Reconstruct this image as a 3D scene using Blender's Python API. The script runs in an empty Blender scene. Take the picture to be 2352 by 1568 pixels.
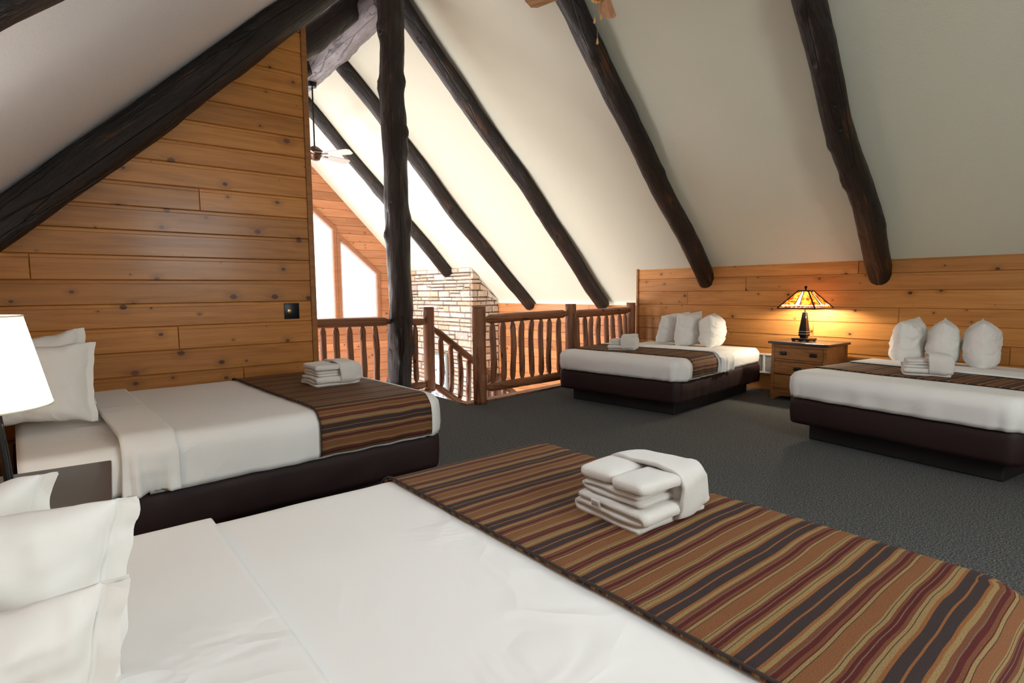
import bpy, bmesh, math, random
from mathutils import Vector, Matrix, noise
C = bpy.context.scene.collection
SC = bpy.context.scene
rnd = random.Random(7)
PI = math.pi
def rad(a): return math.radians(a)

# ------------------------------------------------------------------ camera, world, lights
CAM_Z = 1.3
def make_camera():
    F = 1291.227; y, p, r = rad(50.79186), rad(-5.14836), rad(-0.52176)
    f = Vector((-math.sin(y)*math.cos(p), math.cos(y)*math.cos(p), math.sin(p)))
    rt = Vector((math.cos(y), math.sin(y), 0)); up = rt.cross(f)
    R = rt*math.cos(r)+up*math.sin(r); U = up*math.cos(r)-rt*math.sin(r)
    cd = bpy.data.cameras.new('camera'); cd.sensor_width = 36; cd.lens = F/2352*36; cd.clip_start = 0.02
    co = bpy.data.objects.new('camera', cd); C.objects.link(co)
    m = Matrix((R, U, -f)).transposed().to_4x4(); m.translation = (0, 0, CAM_Z); co.matrix_world = m
    SC.camera = co
make_camera()
SC.view_settings.view_transform = 'Standard'; SC.view_settings.look = 'None'
SC.view_settings.exposure = 0.2; SC.view_settings.gamma = 1.0; SC.view_settings.use_curve_mapping = False
SC.cycles.use_denoising = True
SC.cycles.max_bounces = 7; SC.cycles.diffuse_bounces = 5; SC.cycles.use_adaptive_sampling = True; SC.cycles.adaptive_threshold = 0.015; SC.cycles.sample_clamp_indirect = 8
W = bpy.data.worlds.new('world'); SC.world = W; W.use_nodes = True
W.node_tree.nodes['Background'].inputs[0].default_value = (0.93, 0.97, 1.0, 1)
W.node_tree.nodes['Background'].inputs[1].default_value = 3.2
def area(name, loc, direction, sx, sy, power, col):
    l = bpy.data.lights.new(name, 'AREA'); l.shape = 'RECTANGLE'; l.size = sx; l.size_y = sy; l.energy = power; l.color = col
    o = bpy.data.objects.new(name, l); C.objects.link(o); o.location = loc
    o.rotation_euler = Vector(direction).to_track_quat('-Z', 'Y').to_euler(); return o
# daylight at the great room's glazed gable, then fill lights at added openings out of view
area('gable_daylight', (-13.4, 3.37, 1.6), (1, 0.02, -0.05), 6.0, 4.5, 310, (0.97, 0.97, 1.0))
area('side_fill_light', (-8.9, -1.06, -1.45), (-0.2, 1, -0.2), 4.4, 2.0, 760, (0.98, 0.97, 1.0))  # added fill for the chimney and lower great room, source unseen
area('bed_fill_light', (-0.70, 0.55, 2.95), (0, 0.69, -0.72), 0.9, 0.9, 15, (0.92, 0.98, 1.0))  # added to brighten the foreground bed from above
area('end_fill_light', (2.8, 2.2, 2.3), (-1, -0.12, -0.35), 1.6, 1.5, 92, (0.93, 1.0, 0.95))  # added fill from behind the camera, source unseen

# ------------------------------------------------------------------ helpers
def new_obj(name, me, mat, parent=None, smooth=False):
    o = bpy.data.objects.new(name, me); C.objects.link(o)
    if mat is not None:
        for m in (mat if isinstance(mat, (list, tuple)) else [mat]): me.materials.append(m)
    if smooth:
        for p in me.polygons: p.use_smooth = True
    if parent is not None: o.parent = parent
    return o
def obj(name, bm, mat, parent=None, smooth=False, sharp=None):
    bm.normal_update()
    me = bpy.data.meshes.new(name); bm.to_mesh(me); bm.free()
    o = new_obj(name, me, mat, parent, smooth or sharp is not None)
    if sharp is not None: me.set_sharp_from_angle(angle=rad(sharp))
    return o
def tag(o, label, cat, group=None, kind=None):
    o['label'] = label; o['category'] = cat
    if group: o['group'] = group
    if kind: o['kind'] = kind
    return o
def struct(o): o['kind'] = 'structure'; return o
def thing(name, label, cat, loc=(0, 0, 0), rz=0.0, group=None, rot=None):
    o = bpy.data.objects.new(name, None); C.objects.link(o); o.empty_display_size = 0.1
    o.location = loc; o.rotation_euler = rot if rot else (0, 0, rz)
    return tag(o, label, cat, group)
def copy_tree(o, parent=None):
    c = o.copy(); C.objects.link(c)
    if parent is not None: c.parent = parent
    for ch in list(o.children): copy_tree(ch, c)
    return c
def box(bm, x0, x1, y0, y1, z0, z1, bev=0.0, seg=2, M=None):
    r = bmesh.ops.create_cube(bm, size=1.0); vs = r['verts']
    for v in vs:
        v.co = Vector(((x0+x1)/2+v.co.x*(x1-x0), (y0+y1)/2+v.co.y*(y1-y0), (z0+z1)/2+v.co.z*(z1-z0)))
    if M is not None: bmesh.ops.transform(bm, matrix=M, verts=vs)
    if bev > 0:
        es = list({e for v in vs for e in v.link_edges})
        bmesh.ops.bevel(bm, geom=es, offset=bev, segments=seg, affect='EDGES', profile=0.5)
def rbox(*a, **k):
    bm = bmesh.new(); box(bm, *a, **k); return bm
def frame_from(axis):
    a = Vector(axis).normalized(); h = Vector((0, 0, 1)) if abs(a.z) < 0.9 else Vector((1, 0, 0))
    u = a.cross(h).normalized(); return u, a.cross(u)
def tube(bm, pts, rad_, n=10, cap=True):
    pts = [Vector(p) for p in pts]; rings = []
    u = None
    for i, p in enumerate(pts):
        d = (pts[min(i+1, len(pts)-1)]-pts[max(i-1, 0)]).normalized()
        if u is None: u, v = frame_from(d)
        else:
            u = (u-d*u.dot(d)).normalized(); v = d.cross(u)
        r = rad_[i] if isinstance(rad_, (list, tuple)) else rad_
        rings.append([bm.verts.new(p+(u*math.cos(2*PI*k/n)+v*math.sin(2*PI*k/n))*r) for k in range(n)])
    for a, b in zip(rings, rings[1:]):
        for k in range(n): bm.faces.new((a[k], a[(k+1) % n], b[(k+1) % n], b[k]))
    if cap: bm.faces.new(rings[0][::-1]); bm.faces.new(rings[-1])
def lathe(bm, prof, n=24, M=None, cap=True):
    rings = []
    for r, z in prof:
        ring = []
        for k in range(n):
            p = Vector((r*math.cos(2*PI*k/n), r*math.sin(2*PI*k/n), z))
            ring.append(bm.verts.new(M @ p if M else p))
        rings.append(ring)
    for a, b in zip(rings, rings[1:]):
        for k in range(n): bm.faces.new((a[k], a[(k+1) % n], b[(k+1) % n], b[k]))
    if cap: bm.faces.new(rings[0][::-1]); bm.faces.new(rings[-1])
def quad(bm, *ps): return bm.faces.new([bm.verts.new(p) for p in ps])

# ------------------------------------------------------------------ materials
def mat(name, rough=0.5, spec=0.5, col=(0.8, 0.8, 0.8), metal=0.0):
    m = bpy.data.materials.new(name); m.use_nodes = True
    b = m.node_tree.nodes['Principled BSDF']
    b.inputs['Base Color'].default_value = (*col, 1); b.inputs['Roughness'].default_value = rough
    b.inputs['Specular IOR Level'].default_value = spec; b.inputs['Metallic'].default_value = metal
    return m, m.node_tree.nodes, m.node_tree.links, b
def N(ns, t, **k):
    n = ns.new(t)
    for a, v in k.items():
        if hasattr(n, a): setattr(n, a, v)
        else: n.inputs[a].default_value = v
    return n
def ramp(ns, stops, interp='LINEAR'):
    n = ns.new('ShaderNodeValToRGB'); n.color_ramp.interpolation = interp
    e = n.color_ramp.elements
    while len(e) < len(stops): e.new(0.5)
    for x, (p, c) in zip(e, stops): x.position = p; x.color = (*c, 1) if len(c) == 3 else c
    return n
def math_(ns, ln, op, a, b=None, c=None):
    n = ns.new('ShaderNodeMath'); n.operation = op
    for i, v in enumerate((a, b, c)):
        if v is None: continue
        if isinstance(v, (int, float)): n.inputs[i].default_value = v
        else: ln.new(v, n.inputs[i])
    return n.outputs[0]
def mixc(ns, ln, fac, a, b, mode='MIX'):
    n = ns.new('ShaderNodeMix'); n.data_type = 'RGBA'; n.blend_type = mode
    for s, v in ((n.inputs[0], fac), (n.inputs[6], a), (n.inputs[7], b)):
        if isinstance(v, (int, float)): s.default_value = v
        elif isinstance(v, tuple): s.default_value = (*v, 1)
        else: ln.new(v, s)
    return n.outputs[2]
def bump(ns, ln, b, h, strength, dist=0.01, prev=None):
    n = ns.new('ShaderNodeBump'); n.inputs['Strength'].default_value = strength; n.inputs['Distance'].default_value = dist
    ln.new(h, n.inputs['Height'])
    if prev is not None: ln.new(prev, n.inputs['Normal'])
    ln.new(n.outputs[0], b.inputs['Normal']); return n.outputs[0]
def simple(name, col, rough=0.5, metal=0.0, spec=0.5):
    return mat(name, rough, spec, col, metal)[0]

def plank_mat(name, grain_axis, light, dark, rough=0.38, knot=1.0):
    """knotty pine: grain along one world axis, each plank shifted by its own random number"""
    m, ns, ln, b = mat(name, rough, 0.30)
    geo = N(ns, 'ShaderNodeNewGeometry'); sep = N(ns, 'ShaderNodeSeparateXYZ'); ln.new(geo.outputs['Position'], sep.inputs[0])
    at = N(ns, 'ShaderNodeAttribute', attribute_name='rnd')
    u = sep.outputs['X' if grain_axis == 'x' else 'Y']; z = sep.outputs['Z']
    off = math_(ns, ln, 'MULTIPLY', at.outputs['Fac'], 37.0)
    uo = math_(ns, ln, 'ADD', u, off)
    v1 = N(ns, 'ShaderNodeCombineXYZ'); ln.new(math_(ns, ln, 'MULTIPLY', uo, 3.2), v1.inputs[0]); ln.new(math_(ns, ln, 'MULTIPLY', z, 4.2), v1.inputs[1]); ln.new(off, v1.inputs[2])
    vo = N(ns, 'ShaderNodeTexVoronoi', Scale=1.0); vo.voronoi_dimensions = '2D'; ln.new(v1.outputs[0], vo.inputs['Vector'])
    d = vo.outputs['Distance']
    sepc = N(ns, 'ShaderNodeSeparateColor'); ln.new(vo.outputs['Color'], sepc.inputs[0])
    size = math_(ns, ln, 'MULTIPLY_ADD', math_(ns, ln, 'POWER', sepc.outputs[0], 1.7), 0.100*knot, 0.010*knot)
    kn = N(ns, 'ShaderNodeMapRange'); kn.interpolation_type = 'SMOOTHSTEP'
    ln.new(math_(ns, ln, 'DIVIDE', d, size), kn.inputs[0]); kn.inputs[1].default_value = 0.6; kn.inputs[2].default_value = 1.0; kn.inputs[3].default_value = 1; kn.inputs[4].default_value = 0
    halo = N(ns, 'ShaderNodeMapRange'); halo.interpolation_type = 'SMOOTHSTEP'
    ln.new(math_(ns, ln, 'DIVIDE', d, size), halo.inputs[0]); halo.inputs[1].default_value = 0.9; halo.inputs[2].default_value = 3.6; halo.inputs[3].default_value = 1; halo.inputs[4].default_value = 0
    # grain flows round the knots
    bend = math_(ns, ln, 'MULTIPLY', halo.outputs[0], 0.35)
    v2 = N(ns, 'ShaderNodeCombineXYZ'); ln.new(math_(ns, ln, 'MULTIPLY', uo, 1.1), v2.inputs[0])
    ln.new(math_(ns, ln, 'ADD', math_(ns, ln, 'MULTIPLY', z, 17.0), bend), v2.inputs[1]); ln.new(off, v2.inputs[2])
    n1 = N(ns, 'ShaderNodeTexNoise', Scale=1.0, Detail=6.0, Roughness=0.62, Distortion=0.8); ln.new(v2.outputs[0], n1.inputs['Vector'])
    v3 = N(ns, 'ShaderNodeCombineXYZ'); ln.new(math_(ns, ln, 'MULTIPLY', uo, 3.0), v3.inputs[0]); ln.new(math_(ns, ln, 'MULTIPLY', z, 160.0), v3.inputs[1])
    n2 = N(ns, 'ShaderNodeTexNoise', Scale=1.0, Detail=3.0); ln.new(v3.outputs[0], n2.inputs['Vector'])
    g = math_(ns, ln, 'ADD', math_(ns, ln, 'MULTIPLY', n1.outputs[0], 0.8), math_(ns, ln, 'MULTIPLY', n2.outputs[0], 0.2))
    mid = tuple((a*0.6+c*0.4) for a, c in zip(light, dark))
    r = ramp(ns, [(0.34, dark), (0.50, mid), (0.62, light)]); ln.new(g, r.inputs[0])
    tint = ramp(ns, [(0, (0.80, 0.78, 0.74)), (0.5, (1, 1, 1)), (1, (1.16, 1.16, 1.14))]); ln.new(at.outputs['Fac'], tint.inputs[0])
    c = mixc(ns, ln, 1.0, r.outputs[0], tint.outputs[0], 'MULTIPLY')
    c = mixc(ns, ln, math_(ns, ln, 'MULTIPLY', halo.outputs[0], 0.35), c, tuple(x*0.55 for x in dark))
    kc = ramp(ns, [(0, (0.07, 0.022, 0.010)), (1, (0.17, 0.058, 0.022))]); ln.new(sepc.outputs[1], kc.inputs[0])
    c = mixc(ns, ln, kn.outputs[0], c, kc.outputs[0])
    ln.new(c, b.inputs['Base Color'])
    b.inputs['Coat Weight'].default_value = 0.12; b.inputs['Coat Roughness'].default_value = 0.16
    bump(ns, ln, b, g, 0.10, 0.004)
    return m
def log_mat(name, c0, c1, c2, rough=0.36, bs=0.6, knot=(0.004, 0.003, 0.003)):
    """peeled, stained log: streaks, checks and knots along the log's own z axis"""
    m, ns, ln, b = mat(name, rough, 0.42)
    tc = N(ns, 'ShaderNodeTexCoord'); oi = N(ns, 'ShaderNodeObjectInfo'); loc = math_(ns, ln, 'MULTIPLY', oi.outputs['Random'], 50.0)
    def mapped(sc):
        mp = N(ns, 'ShaderNodeMapping'); mp.inputs['Scale'].default_value = sc; ln.new(tc.outputs['Object'], mp.inputs[0]); ln.new(loc, mp.inputs['Location']); return mp.outputs[0]
    n1 = N(ns, 'ShaderNodeTexNoise', Scale=1.0, Detail=7.0, Roughness=0.68, Distortion=0.7); ln.new(mapped((15, 15, 1.5)), n1.inputs['Vector'])
    n0 = N(ns, 'ShaderNodeTexNoise', Scale=1.0, Detail=3.0, Roughness=0.6); ln.new(mapped((5, 5, 2.2)), n0.inputs['Vector'])
    g = math_(ns, ln, 'ADD', math_(ns, ln, 'MULTIPLY', n1.outputs[0], 0.65), math_(ns, ln, 'MULTIPLY', n0.outputs[0], 0.35))
    r = ramp(ns, [(0.36, c0), (0.47, c1), (0.55, c1), (0.66, c2)]); ln.new(g, r.inputs[0])
    vo = N(ns, 'ShaderNodeTexVoronoi', Scale=1.0); ln.new(mapped((6.5, 6.5, 3.6)), vo.inputs['Vector'])
    sc = N(ns, 'ShaderNodeSeparateColor'); ln.new(vo.outputs['Color'], sc.inputs[0])
    kn = N(ns, 'ShaderNodeMapRange'); kn.interpolation_type = 'SMOOTHSTEP'; ln.new(math_(ns, ln, 'DIVIDE', vo.outputs['Distance'], math_(ns, ln, 'MULTIPLY_ADD', sc.outputs[0], 0.20, 0.05)), kn.inputs[0])
    kn.inputs[1].default_value = 0.5; kn.inputs[2].default_value = 1.0; kn.inputs[3].default_value = 1; kn.inputs[4].default_value = 0
    ck = N(ns, 'ShaderNodeTexVoronoi', Scale=1.0, feature='DISTANCE_TO_EDGE'); ln.new(mapped((9, 9, 0.55)), ck.inputs['Vector'])
    cr = N(ns, 'ShaderNodeMapRange'); ln.new(ck.outputs['Distance'], cr.inputs[0]); cr.inputs[1].default_value = 0.0; cr.inputs[2].default_value = 0.030; cr.inputs[3].default_value = 1; cr.inputs[4].default_value = 0
    dark = math_(ns, ln, 'MAXIMUM', kn.outputs[0], math_(ns, ln, 'MULTIPLY', cr.outputs[0], 0.8))
    ln.new(mixc(ns, ln, dark, r.outputs[0], knot), b.inputs['Base Color'])
    n2 = N(ns, 'ShaderNodeTexNoise', Scale=1.0, Detail=6.0, Roughness=0.65); ln.new(mapped((55, 55, 12)), n2.inputs['Vector'])
    h = math_(ns, ln, 'ADD', n1.outputs[0], math_(ns, ln, 'MULTIPLY', n2.outputs[0], 0.55))
    h = math_(ns, ln, 'SUBTRACT', h, math_(ns, ln, 'MULTIPLY', dark, 0.45))
    bump(ns, ln, b, h, bs, 0.022)
    rr = ramp(ns, [(0.3, (rough-.1,)*3), (0.7, (rough+.16,)*3)]); ln.new(n2.outputs[0], rr.inputs[0]); ln.new(rr.outputs[0], b.inputs['Roughness'])
    return m
def stucco_mat(name, col, strength=0.35):
    m, ns, ln, b = mat(name, 0.85, 0.25, col)
    geo = N(ns, 'ShaderNodeNewGeometry')
    n = N(ns, 'ShaderNodeTexNoise', Scale=70.0, Detail=3.0, Roughness=0.6); ln.new(geo.outputs['Position'], n.inputs['Vector'])
    bump(ns, ln, b, n.outputs[0], strength, 0.006)
    return m
def cloth_mat(name, col, rough=0.8, wr=0.25, scale=5.0, sheen=0.05):
    m, ns, ln, b = mat(name, rough, 0.25, col)
    tc = N(ns, 'ShaderNodeTexCoord')
    n = N(ns, 'ShaderNodeTexNoise', Scale=scale, Detail=3.0, Roughness=0.45, Distortion=0.9); ln.new(tc.outputs['Object'], n.inputs['Vector'])
    rd = math_(ns, ln, 'SUBTRACT', 1.0, math_(ns, ln, 'MULTIPLY', math_(ns, ln, 'ABSOLUTE', math_(ns, ln, 'SUBTRACT', n.outputs[0], 0.5)), 9.0))
    rd = math_(ns, ln, 'MAXIMUM', rd, 0.0)
    n3 = N(ns, 'ShaderNodeTexNoise', Scale=scale*0.6, Detail=1.0); ln.new(tc.outputs['Object'], n3.inputs['Vector'])
    rd = math_(ns, ln, 'MULTIPLY', rd, math_(ns, ln, 'MAXIMUM', math_(ns, ln, 'MULTIPLY_ADD', n3.outputs[0], 5.0, -2.5), 0.0))
    bump(ns, ln, b, rd, wr, 0.012)
    b.inputs['Sheen Weight'].default_value = sheen
    return m
M_PINE_Y = plank_mat('pine_left', 'y', (0.55, 0.232, 0.050), (0.36, 0.132, 0.023))
M_PINE_X = plank_mat('pine_knee', 'x', (0.58, 0.262, 0.074), (0.42, 0.17, 0.042), knot=0.8)
M_PINE_G = plank_mat('pine_gable', 'y', (0.56, 0.25, 0.12), (0.42, 0.165, 0.07), knot=0.9)
M_PINE_GX = plank_mat('pine_great_knee', 'x', (0.56, 0.25, 0.10), (0.42, 0.165, 0.06), knot=0.8)
M_TRIM = plank_mat('pine_trim', 'y', (0.44, 0.19, 0.055), (0.30, 0.115, 0.032), knot=0.01)
M_TRIMG = plank_mat('pine_trim_gable', 'y', (0.50, 0.22, 0.11), (0.40, 0.16, 0.075), knot=0.01)
M_LOG = log_mat('dark_log', (0.005, 0.0035, 0.003), (0.015, 0.0085, 0.006), (0.11, 0.042, 0.012), rough=.36, bs=.9)
M_POST = log_mat('dark_post', (0.006, 0.004, 0.003), (0.017, 0.0095, 0.0065), (0.085, 0.038, 0.016), rough=.36, bs=.9)
M_RIDGE_LIT = log_mat('ridge_log', (0.05, 0.045, 0.045), (0.17, 0.15, 0.155), (0.30, 0.27, 0.27), rough=0.34, bs=.8, knot=(0.012, 0.01, 0.01))  # window light on the log is put into these paler greys
M_RAIL = log_mat('rail_log', (0.12, 0.04, 0.016), (0.27, 0.105, 0.045), (0.40, 0.17, 0.075), rough=0.36, bs=0.4, knot=(0.035, 0.012, 0.006))
M_CEIL = stucco_mat('stucco', (0.68, 0.685, 0.565))
M_CEIL_LIT = stucco_mat('stucco_left_lit', (0.89, 0.905, 0.95), 0.5)  # same stucco, brightened and cooled to stand in for bounce light
M_WHITE = cloth_mat('white_sheet', (0.80, 0.795, 0.78), wr=.4, scale=3.4)
M_SIDE = cloth_mat('white_cover', (0.80, 0.795, 0.78), wr=0.5, scale=3.0)
M_PILLOW = cloth_mat('pillow_cotton', (0.80, 0.79, 0.765), wr=0.6, scale=5.0)
M_PLINTH = simple('black_plinth', (0.008, 0.007, 0.008), 0.6)
M_BLACK = simple('black_metal', (0.012, 0.012, 0.014), 0.35, 0.6)
M_CHROME = simple('steel', (0.55, 0.55, 0.56), 0.25, 1.0)
M_BRASS = simple('brass', (0.55, 0.42, 0.20), 0.3, 1.0)
M_BRONZE = simple('bronze', (0.10, 0.05, 0.03), 0.35, 0.7)
M_VENT = simple('vent_white', (0.72, 0.72, 0.71), 0.5)
def carpet_mat():
    m, ns, ln, b = mat('carpet', 0.95, 0.1)
    geo = N(ns, 'ShaderNodeNewGeometry')
    n = N(ns, 'ShaderNodeTexNoise', Scale=120.0, Detail=3.0, Roughness=0.75); ln.new(geo.outputs['Position'], n.inputs['Vector'])
    r = ramp(ns, [(0.36, (0.022, 0.023, 0.024)), (0.50, (0.078, 0.081, 0.081)), (0.64, (0.23, 0.235, 0.235)), (0.75, (0.42, 0.42, 0.41))]); ln.new(n.outputs[0], r.inputs[0])
    ln.new(r.outputs[0], b.inputs['Base Color'])
    n2 = N(ns, 'ShaderNodeTexNoise', Scale=95.0, Detail=2.0); ln.new(geo.outputs['Position'], n2.inputs['Vector'])
    bump(ns, ln, b, n2.outputs[0], 0.8, 0.008)
    return m
M_CARPET = carpet_mat()
def skirt_mat():
    m, ns, ln, b = mat('brown_satin', 0.62, 0.3, (0.021, 0.0085, 0.009))
    tc = N(ns, 'ShaderNodeTexCoord')
    n = N(ns, 'ShaderNodeTexNoise', Scale=6.0, Detail=3.0, Distortion=1.0); ln.new(tc.outputs['Object'], n.inputs['Vector'])
    bump(ns, ln, b, n.outputs[0], 0.15, 0.02)
    return m
M_SKIRT = skirt_mat()
def stripe_mat():
    m, ns, ln, b = mat('striped_runner', 0.75, 0.25)
    uv = N(ns, 'ShaderNodeUVMap'); sp = N(ns, 'ShaderNodeSeparateXYZ'); ln.new(uv.outputs[0], sp.inputs[0])
    cb = N(ns, 'ShaderNodeCombineXYZ'); ln.new(math_(ns, ln, 'MULTIPLY', sp.outputs[0], 6.0), cb.inputs[0]); ln.new(math_(ns, ln, 'MULTIPLY', sp.outputs[1], 5.0), cb.inputs[1])
    nz = N(ns, 'ShaderNodeTexNoise', Scale=1.0, Detail=1.0); ln.new(cb.outputs[0], nz.inputs['Vector'])
    s = math_(ns, ln, 'ADD', sp.outputs[0], math_(ns, ln, 'MULTIPLY', math_(ns, ln, 'SUBTRACT', nz.outputs[0], 0.5), 0.017))
    f = math_(ns, ln, 'FRACT', math_(ns, ln, 'DIVIDE', s, 0.188))
    tan = (0.205, 0.085, 0.034); olive = (0.27, 0.185, 0.080); brn = (0.15, 0.056, 0.026); mar = (0.085, 0.012, 0.012); drk = (0.040, 0.028, 0.029); gry = (0.15, 0.10, 0.07); org = (0.24, 0.095, 0.032); lin = (0.05, 0.03, 0.022)
    seq = [(drk, .105), (org, .022), (drk, .105), (org, .035), (olive, .05), (lin, .010), (olive, .030), (brn, .035), (mar, .045), (gry, .012), (mar, .03), (brn, .03), (olive, .035), (lin, .010), (olive, .018), (tan, .148),
           (lin, .010), (olive, .032), (mar, .012), (brn, .04), (mar, .05), (gry, .012), (brn, .045), (olive, .045), (org, .034)]
    tot = sum(w for _, w in seq); st = []; x = 0
    for c, w in seq: st.append((x/tot, c)); x += w
    r = ramp(ns, st, 'CONSTANT'); ln.new(f, r.inputs[0])
    sn = N(ns, 'ShaderNodeTexNoise', Scale=420.0, Detail=2.0); ln.new(uv.outputs[0], sn.inputs['Vector'])
    sc = ramp(ns, [(0.3, (0.52, 0.52, 0.52)), (0.7, (1.18, 1.12, 1.06))]); ln.new(sn.outputs[0], sc.inputs[0])
    ln.new(mixc(ns, ln, 1.0, r.outputs[0], sc.outputs[0], 'MULTIPLY'), b.inputs['Base Color'])
    bump(ns, ln, b, sn.outputs[0], 0.3, 0.003)
    return m
M_STRIPE = stripe_mat()
M_PIPING = simple('dark_piping', (0.03, 0.018, 0.014), 0.7)
def terry_mat():
    m, ns, ln, b = mat('terry', 0.95, 0.1, (0.80, 0.775, 0.735))
    tc = N(ns, 'ShaderNodeTexCoord')
    n = N(ns, 'ShaderNodeTexNoise', Scale=430.0, Detail=3.0, Roughness=0.7); ln.new(tc.outputs['Object'], n.inputs['Vector'])
    bump(ns, ln, b, n.outputs[0], 0.7, 0.006); b.inputs['Sheen Weight'].default_value = 0.5
    return m
M_TERRY = terry_mat()
def oak_mat(name, light, dark):
    m, ns, ln, b = mat(name, 0.4, 0.4)
    tc = N(ns, 'ShaderNodeTexCoord'); mp = N(ns, 'ShaderNodeMapping'); mp.inputs['Scale'].default_value = (2.5, 22, 26); ln.new(tc.outputs['Object'], mp.inputs[0])
    n = N(ns, 'ShaderNodeTexNoise', Scale=1.0, Detail=5.0, Roughness=0.6, Distortion=1.4); ln.new(mp.outputs[0], n.inputs['Vector'])
    r = ramp(ns, [(0.35, dark), (0.6, light)]); ln.new(n.outputs[0], r.inputs[0]); ln.new(r.outputs[0], b.inputs['Base Color'])
    return m
M_OAK = oak_mat('oak', (0.34, 0.15, 0.048), (0.20, 0.078, 0.022))
M_BLADE = oak_mat('fan_blade_oak', (0.70, 0.42, 0.22), (0.48, 0.26, 0.12))
M_TOP = simple('black_top', (0.022, 0.022, 0.024), 0.28, 0.0, 0.9)

# ------------------------------------------------------------------ plank walls
def plank_wall(name, P, mt, zlines, spans, joints=None, d=0.012, band=True, seed=1, extra=(), parent=None):
    """P(u, z, depth) -> point; zlines ascending; spans(z) -> list of (u0, u1); joints: {row: [u, ...]}"""
    r = random.Random(seed); bm = bmesh.new(); vals = []
    for i, (za, zb) in enumerate(zip(zlines, zlines[1:])):
        cuts = sorted({za, zb, *[e for e in extra if za+0.002 < e < zb-0.002]})
        if band:
            prof = [(za, -d), (za+.005, 0), (zb-.030, 0), (zb-.025, -.005), (zb-.006, -.005), (zb, -d)]
        else:
            prof = [(za, -d), (za+.007, 0), (zb-.007, 0), (zb, -d)]
        for e in cuts[1:-1]: prof.append((e, 0))
        prof.sort(key=lambda q: q[0])
        js = (joints or {}).get(i, [])
        edges = sorted(js)
        nb = len(edges)+1; rv = [r.random() for _ in range(nb)]
        for (z0, d0), (z1, d1) in zip(prof, prof[1:]):
            e = 1e-5; A = spans(z0+e); B = spans(z1-e)
            for (a0, a1), (b0, b1) in zip(A, B):
                lim = [-1e9]+edges+[1e9]
                for k in range(nb):
                    lo, hi = lim[k], lim[k+1]
                    l0, l1 = max(a0, lo+.004 if k else lo), max(b0, lo+.004 if k else lo)
                    h0, h1 = min(a1, hi-.004 if k < nb-1 else hi), min(b1, hi-.004 if k < nb-1 else hi)
                    if h0-l0 < 1e-4 and h1-l1 < 1e-4: continue
                    h0 = max(h0, l0+1e-5); h1 = max(h1, l1+1e-5)
                    quad(bm, P(l0, z0, d0), P(h0, z0, d0), P(h1, z1, d1), P(l1, z1, d1)); vals.append(rv[k])
                    if k and lo > a0: # the dark slot of a butt joint
                        quad(bm, P(lo-.004, z0, d0), P(lo, z0, -d), P(lo, z1, -d), P(lo-.004, z1, d1)); vals.append(rv[k])
                        quad(bm, P(lo, z0, -d), P(lo+.004, z0, d0), P(lo+.004, z1, d1), P(lo, z1, -d)); vals.append(rv[k])
    o = obj(name, bm, mt, parent)
    a = o.data.attributes.new('rnd', 'FLOAT', 'FACE'); a.data.foreach_set('value', vals)
    return o

XL = -5.0      # face of the plank partition at the left
YR = 7.10      # face of the knee wall behind the two far beds
S = 8.71       # right slope: y + z = S
T = 2.15       # left slope:  z = 0.95 y + T
KL = 0.95
def zleft(y): return KL*y+T
YRG = 7.62     # knee wall of the great room
XG = -12.6     # gable wall of the great room
RIDGE_Y = 3.37
XE = 2.9       # end wall behind the camera
YL = -0.36
LOWZ = -2.75
XS0, XS1 = -6.40, -5.24   # stair slot

zl = [-.02, .14, .325, .505, .69, .87, 1.053, 1.228, 1.405, 1.582, 1.769, 1.945, 2.12, 2.296, 2.46, 2.627, 2.80, 2.98, 3.155, 3.33, 3.50, 3.68, 3.86]
Y_END = 1.815
wl = struct(plank_wall('wall_left', lambda u, z, d: Vector((XL+d, u, z)), M_PINE_Y, zl, lambda z: [(max(YL, (z-T)/KL-.05), Y_END-.03)],
                       {5: [0.745], 11: [0.945], 8: [-.1], 3: [1.2]}, seed=4))
def trim_box(name, x0, x1, y0, y1, z0, z1, m=None, bev=.004):
    o = obj(name, rbox(x0, x1, y0, y1, z0, z1, bev), m or M_TRIM); struct(o); return o
trim_box('trim_1', XL-.14, XL+.018, Y_END-.035, Y_END+.012, 0, zleft(Y_END)-.02)
# the return of the partition towards the great room, and its back
struct(plank_wall('wall_return', lambda u, z, d: Vector((u, Y_END+d, z)), M_PINE_X, [0+.18*k for k in range(22)], lambda z: [(XS0+.0, XL-.02)], seed=9, band=False))
zk = [-.02, .18, .36, .54, .718, .9, 1.077, 1.27, 1.455, 1.615]
struct(plank_wall('wall_right', lambda u, z, d: Vector((u, YR-d, z)), M_PINE_X, zk, lambda z: [(-5.57, XE)],
                  {8: [-2.483], 7: [-3.817], 6: [-4.693, -.6], 5: [-2.069], 4: [-2.946], 3: [-1.134], 2: [-4.1]}, seed=12))
trim_box('trim_2', -5.60, -5.565, YR-.018, YR+.10, .0, 1.615)
struct(obj('wall_knee_end', rbox(-5.59, -5.57, YR+.002, YRG+.05, LOWZ, 1.61), M_CEIL))
# the left knee wall and the end wall with an added window for fill light (both behind the camera)
struct(plank_wall('wall_back', lambda u, z, d: Vector((u, YL+d, z)), M_PINE_X, [0+.18*k for k in range(10)], lambda z: [(XL, XE)], seed=15))
def end_spans(z):
    a, b = (YL if z < 1.8 else (z-T)/KL), (YR if z < 1.6 else S-z)
    b = max(b, a)
    if 1.55 <= z <= 3.05: return [(a, 1.4), (3.0, b)]
    return [(a, (a+b)/2), ((a+b)/2, b)]
struct(plank_wall('wall_end', lambda u, z, d: Vector((XE-d, u, z)), M_PINE_Y, [0.0+.19*k for k in range(29)], end_spans, seed=18, band=False, extra=(1.55, 3.05)))

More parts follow.
